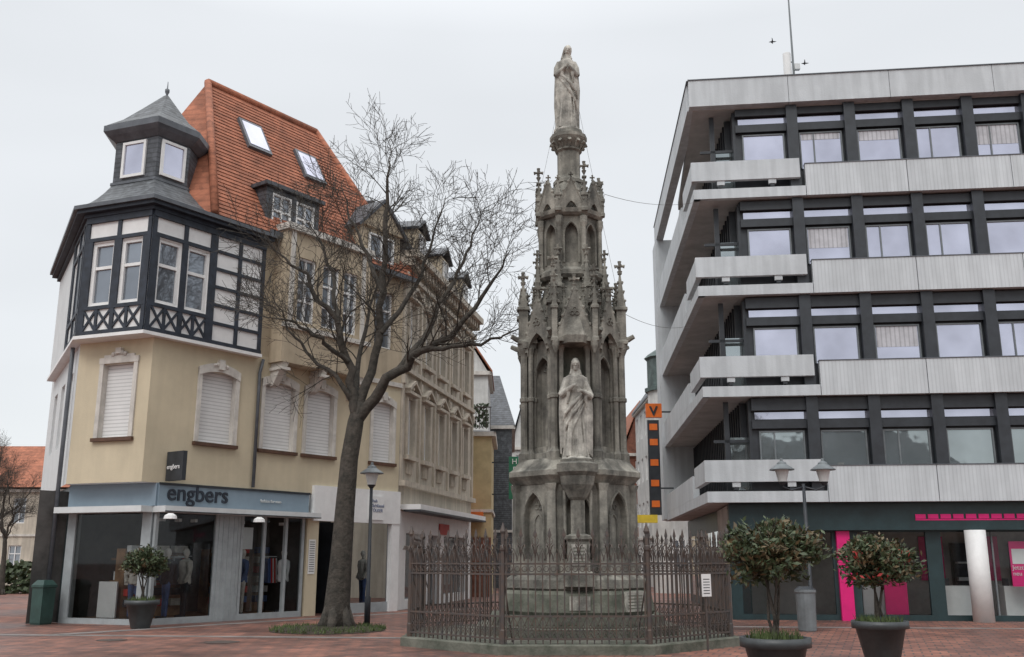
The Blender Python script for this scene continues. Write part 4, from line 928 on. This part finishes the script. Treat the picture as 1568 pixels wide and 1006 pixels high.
# ------------------------------------------------------------------ bare tree
def build_tree(name,base,limbs,seed,trunk,detail=1.0):
    rnd=random.Random(seed); T=Thing(name,base); P=T.part('trunk_and_branches',bark); Tw=T.part('twigs',bark)
    def grow(p,d,L,r,lev):
        n=5 if lev<3 else 3
        pts=[p.copy()]; rad=[r]; dd=d.copy(); q=p.copy()
        for i in range(n):
            dd=(dd+Vector((rnd.gauss(0,.17),rnd.gauss(0,.17),rnd.gauss(0.02,.14)))).normalized()
            q=q+dd*(L/n); pts.append(q.copy()); rad.append(max(0.0052,r*(1-0.75*(i+1)/n)))
        (P if lev<3 else Tw).tube(pts,rad,6 if lev<2 else (4 if lev<3 else 3),caps=False)
        if lev>=4: return
        k={1:8,2:7,3:4}[lev]
        for i in range(int(k*detail)):
            t=0.18+0.82*(i+rnd.random()*0.8)/k; t=min(t,0.99); idx=int(t*n); a=pts[idx].lerp(pts[min(idx+1,n)],t*n-idx)
            td=(pts[min(idx+1,n)]-pts[idx]).normalized()
            side=td.orthogonal().normalized(); side.rotate(Matrix.Rotation(rnd.random()*6.283,3,td))
            ang=rnd.uniform(0.45,1.0); nd=(td*math.cos(ang)+side*math.sin(ang)); nd.z+=0.08; nd.normalize()
            ll={1:rnd.uniform(1.0,2.1),2:rnd.uniform(0.55,1.25),3:rnd.uniform(0.22,0.6)}[lev]*(1.1-0.5*t)
            grow(a,nd,ll,max(0.0056,rad[idx]*rnd.uniform(.35,.55)),lev+1)
    B=Vector(base)
    P.tube([B+Vector(q) for q in trunk[0]],trunk[1],14)
    for pts,r0,r1 in limbs:
        pts=[B+Vector(q) for q in pts]
        fine=[]
        for a,b in zip(pts[:-1],pts[1:]):
            for s in range(4): fine.append(a.lerp(b,s/4)+Vector((rnd.gauss(0,.045),rnd.gauss(0,.05),rnd.gauss(0,.04)))*(1 if (s or fine) else 0))
        fine.append(pts[-1]); n=len(fine)-1
        rads=[r0*(1-i/n)**0.9+r1 for i in range(n+1)]
        P.tube(fine,rads,9,caps=False)
        tot=sum((b-a).length for a,b in zip(fine[:-1],fine[1:]))
        k=int(tot*3.2*detail)
        for i in range(k):
            t=0.25+0.75*(i+rnd.random())/k; t=min(t,.995); idx=int(t*n); a=fine[idx].lerp(fine[min(idx+1,n)],t*n-idx)
            td=(fine[min(idx+1,n)]-fine[idx]).normalized(); side=td.orthogonal().normalized(); side.rotate(Matrix.Rotation(rnd.random()*6.283,3,td))
            ang=rnd.uniform(.5,1.1); nd=td*math.cos(ang)+side*math.sin(ang); nd.z+=0.12; nd.normalize()
            grow(a,nd,rnd.uniform(1.1,2.4)*(1.1-0.45*t),max(.010,rads[idx]*rnd.uniform(.25,.42)),2)
    for k in range(7):
        a=k*0.9+rnd.random()*.4
        P.tube([B+Vector((0.16*math.cos(a),0.16*math.sin(a),0.55)),B+Vector((0.30*math.cos(a),0.30*math.sin(a),0.15)),B+Vector((0.5*math.cos(a),0.5*math.sin(a),-0.03))],[0.14,0.13,0.05],7)
    return T,T.done(smooth=('trunk_and_branches',))
tb_=(-4.13,24.0,0)
limbs=[
 ([(0.30,0,5.0),(0.1,-.1,6.2),(-0.25,-.3,7.4),(-1.1,-.6,8.5),(-1.9,-.9,9.3)],0.12,0.010),
 ([(0.05,-.1,6.4),(-0.6,-.5,6.9),(-1.2,-.9,7.2),(-1.9,-1.2,7.3)],0.06,0.008),
 ([(0.3,0,5.1),(0.7,.3,6.6),(0.85,.2,8.3),(0.9,.1,10.0),(0.85,0,11.2),(0.95,0.1,12.1)],0.12,0.008),
 ([(0.35,0,5.0),(1.1,-.3,5.9),(1.9,-.5,6.6),(2.8,-.6,7.1),(3.6,-.7,8.2),(4.1,-.8,9.1)],0.14,0.010),
 ([(1.2,-.3,6.0),(2.0,.3,7.3),(2.6,.7,8.7),(3.0,.9,9.8),(3.4,1.0,10.9)],0.08,0.008),
 ([(0.8,.2,7.2),(1.6,.9,8.6),(2.0,1.3,10.0),(2.3,1.5,11.4)],0.065,0.008),
 ([(0.85,.2,8.2),(0.3,.6,9.4),(-0.2,.9,10.6),(-0.5,1.0,11.5)],0.06,0.008),
 ([(-0.2,-.3,7.3),(-0.5,.5,8.6),(-1.0,1.0,9.8),(-1.4,1.3,10.6)],0.06,0.008),
 ([(0.3,0,5.2),(0.1,1.0,6.6),(0.3,1.9,8.4),(0.6,2.4,10.0)],0.08,0.008),
 ([(2.0,-.5,6.6),(2.9,-1.1,6.6),(3.8,-1.3,6.7),(4.4,-1.4,7.1)],0.055,0.008),
 ([(0.25,0,5.3),(-0.1,-.2,5.9),(-0.9,.2,6.5),(-1.6,.5,7.4),(-2.1,.6,8.3)],0.065,0.008),
]
trunk=([(0,0,-0.05),(0.0,0,0.5),(0.05,0,1.5),(0.10,0,2.8),(0.16,0,4.0),(0.28,0,4.9),(0.35,0,5.4)],[0.36,0.31,0.265,0.235,0.215,0.20,0.13])
tree,tobs=build_tree('bare_street_tree',tb_,limbs,11,trunk)
T=Thing('tree_pit',(-4.1,23.9,0)); T.part('soil_bed',soil).prism((-4.3,23.9),[(0.006,1.35),(0.05,1.2),(0.1,0.5)],20)
gp=T.part('grass',grassm); rnd=random.Random(3)
for k in range(1400):
    a=rnd.random()*6.283; r=1.35*math.sqrt(rnd.random()); x=-4.3+r*math.cos(a); y=23.9+r*math.sin(a); h=rnd.uniform(.04,.13); w=0.014
    dx,dy=rnd.gauss(0,.03),rnd.gauss(0,.03); gp.poly([(x-w,y,0.02),(x+w,y,0.02),(x+dx,y+dy,0.03+h)])
T.done()
def tree_copy(x,y,s,rz):
    e=bpy.data.objects.new('bare_street_tree',None); scene.collection.objects.link(e); e.location=(x,y,0); e.scale=(s,s,s); e.rotation_euler=(0,0,rz)
    for o in tobs:
        c_=bpy.data.objects.new(o.name,o.data); scene.collection.objects.link(c_); c_.parent=e; c_.location=o.location
for q in ((-27.5,52,0.62,1.2),(-24.2,48,0.5,2.6),(-31,56,0.7,4.0),(8,-18,1.0,2.0)): tree_copy(*q)  # last copy is unseen, added behind the camera for window reflections

T,f,g=house('red_roofed_house',-38,-29.5,66,76,6.2,beige,tile,0.1,floors=2,gable=False)
T.part('pitched_roof',tile).loft([[(-38.5,65.5,6.3),(-29,65.5,6.3),(-29,76.5,6.3),(-38.5,76.5,6.3)],[(-38.5,70.8,9.6),(-29,70.8,9.6),(-29,71.2,9.6),(-38.5,71.2,9.6)]]); T.done()
T=Thing('hedge',(-30,50,0)); hp_=T.part('foliage',leaf); rnd=random.Random(5)
for k in range(4000):
    x=rnd.uniform(-38,-22.5); y=rnd.uniform(49,51); h=1.3+0.5*noise.noise(Vector((x*.6,y*.5,0))); z=rnd.random()*h; s=.13
    v1=Vector((rnd.gauss(0,1),rnd.gauss(0,1),rnd.gauss(0,1))).normalized()*s; v2=v1.orthogonal().normalized()*s
    p=Vector((x,y,z)); hp_.poly([p-v1,p+v2,p+v1,p-v2])
T.done()
T,f,g=house('unseen_reflected_house',-22,-2,-42,-32,10,whouse,tile,4,floors=3,gable=False); T.done()  # both houses unseen, added behind the camera to reflect in lower windows
T,f,g=house('unseen_reflected_house',2,26,-46,-34,9,beige,slatedk,4,floors=3,gable=False); T.done()

# ------------------------------------------------------------------ planters
def planter(x,y,rw,rim,crz,crr,n,mixr,fl,seed):
    rnd=random.Random(seed); T=Thing('potted_shrub',(x,y,0))
    T.part('pot',pot).prism((x,y),[(0,rw*.52),(0.03,rw*.55),(rim-.12,rw*.86),(rim-.11,rw*1.0),(rim,rw*1.0),(rim-.001,rw*.9),(rim-.06,rw*.88)],28)
    T.part('soil',soil).prism((x,y),[(rim-.1,rw*.85),(rim-.03,rw*.86)],20)
    for k in range(5): T.part('stems',bark).tube([(x+rnd.gauss(0,.03),y+rnd.gauss(0,.03),rim-.05),(x+rnd.gauss(0,.04),y+rnd.gauss(0,.04),rim+.2),(x+rnd.gauss(0,.12),y+rnd.gauss(0,.12),crz)],[.022,.018,.01],6)
    for k in range(34):
        d=Vector((rnd.gauss(0,1),rnd.gauss(0,1),rnd.gauss(0.2,1))).normalized()
        T.part('stems',bark).tube([(x,y,crz-.25),(x+d.x*crr*.5,y+d.y*crr*.5,crz+d.z*crr*.4-.05),(x+d.x*crr*1.05,y+d.y*crr*1.05,crz+d.z*crr*.75)],[.01,.007,.004],4)
    clumps=[]
    for k in range(n//26):
        d=Vector((rnd.gauss(0,1),rnd.gauss(0,1),rnd.gauss(.15,1))).normalized(); rr=crr*rnd.uniform(.4,1.05)*(1+.22*noise.noise(d*2.1+Vector((seed,0,0))))
        clumps.append((Vector((x+d.x*rr,y+d.y*rr,crz+d.z*rr*.64)),rnd.random(),d))
    for cp,tone,d in clumps:
        for j in range(26):
            p=cp+Vector((rnd.gauss(0,.06),rnd.gauss(0,.06),rnd.gauss(0,.045))); s=rnd.uniform(.022,.040)
            v1=(d*.7+Vector((rnd.gauss(0,1),rnd.gauss(0,1),rnd.gauss(.3,1))).normalized()).normalized()*s*1.5; v2=v1.orthogonal().normalized(); v2.rotate(Matrix.Rotation(rnd.random()*6.28,3,v1.normalized())); v2*=s*.6
            m=petal if (fl and tone<.14 and rnd.random()<.35) else (leafr if (tone>1-mixr and rnd.random()<.75) or rnd.random()<.08 else leaf)
            T.part('foliage',m).poly([p-v1,p+v2,p+v1,p-v2])
    for k in range(220):
        a=rnd.random()*6.28; r=rw*.8*math.sqrt(rnd.random()); px,py=x+r*math.cos(a),y+r*math.sin(a)
        T.part('grass_tufts',grassm).poly([(px-.012,py,rim-.05),(px+.012,py,rim-.05),(px+rnd.gauss(0,.04),py+rnd.gauss(0,.04),rim+rnd.uniform(.02,.12))])
    T.done(smooth=('pot',))
planter(3.16,12.3,0.42,0.70,1.70,0.57,5600,.38,False,1)
planter(5.62,15.6,0.42,0.70,1.58,0.56,4600,.35,True,2)
planter(-8.95,24.6,0.41,0.66,1.52,0.50,3800,.10,False,3)

# ------------------------------------------------------------------ street lamps
def lamp(x,y,heads,zt):
    T=Thing('street_lamp',(x,y,0))
    T.part('pole',blackmetal).tube([(x,y,0),(x,y,.7),(x,y,.75),(x,y,zt-.35 if len(heads)>1 else zt)],[.075,.075,.05,.038],12)
    for hx in heads:
        X=x+hx
        if hx!=0: T.part('arm',blackmetal).tube([(x,y,zt-.42),(x+hx*.6,y,zt-.5),(X,y,zt-.42),(X,y,zt-.3)],.022,7)
        T.part('lantern_glass',lampglass).prism((X,y),[(zt-.3,.10),(zt-.02,.17)],14)
        T.part('lantern_base',blackmetal).prism((X,y),[(zt-.38,.05),(zt-.3,.11)],12)
        T.part('lantern_cap',greymetal).prism((X,y),[(zt-.02,.30),(zt+.0,.30),(zt+.12,.12),(zt+.16,.11),(zt+.2,.04),(zt+.27,.03)],16)
    T.done(smooth=('pole','arm'))
lamp(7.07,24.0,(-.5,.5),3.75)
lamp(-3.55,25.0,(0,),3.75)
T=Thing('litter_bin',(6.85,23.7,0)); T.part('bin_body',greymetal).prism((6.85,23.7),[(0.0,.2),(.02,.21),(.85,.23),(.87,.25),(.93,.25)],16); T.part('bin_lid',blackmetal).prism((6.85,23.7),[(.93,.25),(1.0,.15)],16); T.done()
T=Thing('litter_bin',(-12.05,26.1,0)); T.part('bin_body',binm).prism((-12.05,26.1),[(0.0,.24),(.05,.26),(.9,.28),(.92,.31),(.98,.31)],4,R(20)); T.part('bin_lid',binm).prism((-12.05,26.1),[(.98,.30),(1.1,.18)],4,R(20)); T.done()
def wire(a,b,sag,r=.006):
    T=Thing('overhead_wire',a); pts=[]
    for k in range(17):
        t=k/16; p=Vector(a).lerp(Vector(b),t); p.z-=sag*4*t*(1-t); pts.append(p)
    T.part('cable',iron).tube(pts,r,4); T.done()
wire((MX+.3,MY,9.9),(6.5,28.5,12.6),.4)
wire((MX-.2,MY,10.0),F2.p(7.5,.3,10.4),.4)
wire((MX+.3,MY+.2,7.6),(6.4,33,9.6),.5)
wire((MX+.05,MY,13.0),(MX+1.1,MY+.4,7.4),.05,.004)
wire((MX-.05,MY,12.8),(MX-.8,MY+.4,9.2),.05,.004)
rnd=random.Random(9)
for (x,z) in ((11.0,22.9),(7.4,21.0),(10.6,20.5),(11.55,20.6),(11.2,21.2),(12.3,21.9)):
    y=37.5; T=Thing('flying_bird',(x,y,z)); P=T.part('body',coat)
    P.tube([(x-.14,y,z),(x-.05,y,z+.015),(x+.08,y,z+.02),(x+.17,y,z+.03)],[.01,.028,.025,.008],6)
    a=rnd.uniform(.05,.14)
    for sg in (-1,1): P.poly([(x-.03,y,z+.02),(x+.04,y,z+.02),(x+.05*sg+.02,y+sg*.16,z+a),(x+.10*sg,y+sg*.26,z+a*.6),(x-.05,y+sg*.14,z+a*.9)])
    T.done()

# ------------------------------------------------------------------ world, sun, camera
w=bpy.data.worlds.new('World'); scene.world=w; w.use_nodes=True
nt=w.node_tree;N=nt.nodes;L=nt.links
bg=N['Background']; sky=N.new('ShaderNodeTexSky'); sky.sky_type='NISHITA'; sky.sun_disc=False; sky.sun_elevation=R(48); sky.sun_rotation=R(202)
L.new(sky.outputs[0],bg.inputs[0]); bg.inputs[1].default_value=0.12
bg2=N.new('ShaderNodeBackground'); tc=N.new('ShaderNodeTexCoord'); sx=N.new('ShaderNodeSeparateXYZ'); L.new(tc.outputs['Generated'],sx.inputs[0])
rp=N.new('ShaderNodeValToRGB'); e=rp.color_ramp.elements; e[0].position=0.0; e[0].color=(0.88,0.90,0.91,1); e[1].position=1.0; e[1].color=(1,1,1,1)
e2=rp.color_ramp.elements.new(0.5); e2.color=(0.88,0.905,0.93,1)
L.new(sx.outputs['Z'],rp.inputs['Fac'])
mr=N.new('ShaderNodeMapRange'); mr.inputs['From Min'].default_value=0.5; mr.inputs['From Max'].default_value=1.0; mr.inputs['To Min'].default_value=1.0; mr.inputs['To Max'].default_value=2.5
L.new(sx.outputs['Z'],mr.inputs['Value'])
mpv=N.new('ShaderNodeMapping'); mpv.inputs['Scale'].default_value=(1,1,3); L.new(tc.outputs['Generated'],mpv.inputs['Vector'])
cn=N.new('ShaderNodeTexNoise'); cn.inputs['Scale'].default_value=1.8; cn.inputs['Detail'].default_value=3; L.new(mpv.outputs[0],cn.inputs['Vector'])
cm=N.new('ShaderNodeMapRange'); cm.inputs['From Min'].default_value=.3; cm.inputs['From Max'].default_value=.7; cm.inputs['To Min'].default_value=.95; cm.inputs['To Max'].default_value=1.07
L.new(cn.outputs['Fac'],cm.inputs['Value'])
mu=N.new('ShaderNodeMath'); mu.operation='MULTIPLY'; L.new(mr.outputs[0],mu.inputs[0]); L.new(cm.outputs[0],mu.inputs[1])
L.new(rp.outputs['Color'],bg2.inputs[0]); L.new(mu.outputs[0],bg2.inputs[1])
mx=N.new('ShaderNodeMixShader'); mx.inputs[0].default_value=0.88; L.new(bg.outputs[0],mx.inputs[1]); L.new(bg2.outputs[0],mx.inputs[2]); L.new(mx.outputs[0],N['World Output'].inputs[0])
sl=bpy.data.lights.new('sun','SUN'); sl.energy=1.2; sl.angle=R(28); sl.color=(1,.975,.94); so=bpy.data.objects.new('sun',sl); scene.collection.objects.link(so)
so.rotation_euler=Vector((-0.25,-0.62,0.74)).to_track_quat('Z','Y').to_euler()
cam=bpy.data.cameras.new('camera'); co=bpy.data.objects.new('camera',cam); scene.collection.objects.link(co); scene.camera=co
cam.sensor_fit='HORIZONTAL'; cam.sensor_width=36; cam.lens=36*1500/1568; cam.clip_end=2000; cam.clip_start=.1
co.location=(0,0,1.6); co.rotation_euler=(R(90+13.3),0,0)
scene.view_settings.view_transform='Standard'; scene.view_settings.look='None'; scene.view_settings.exposure=0
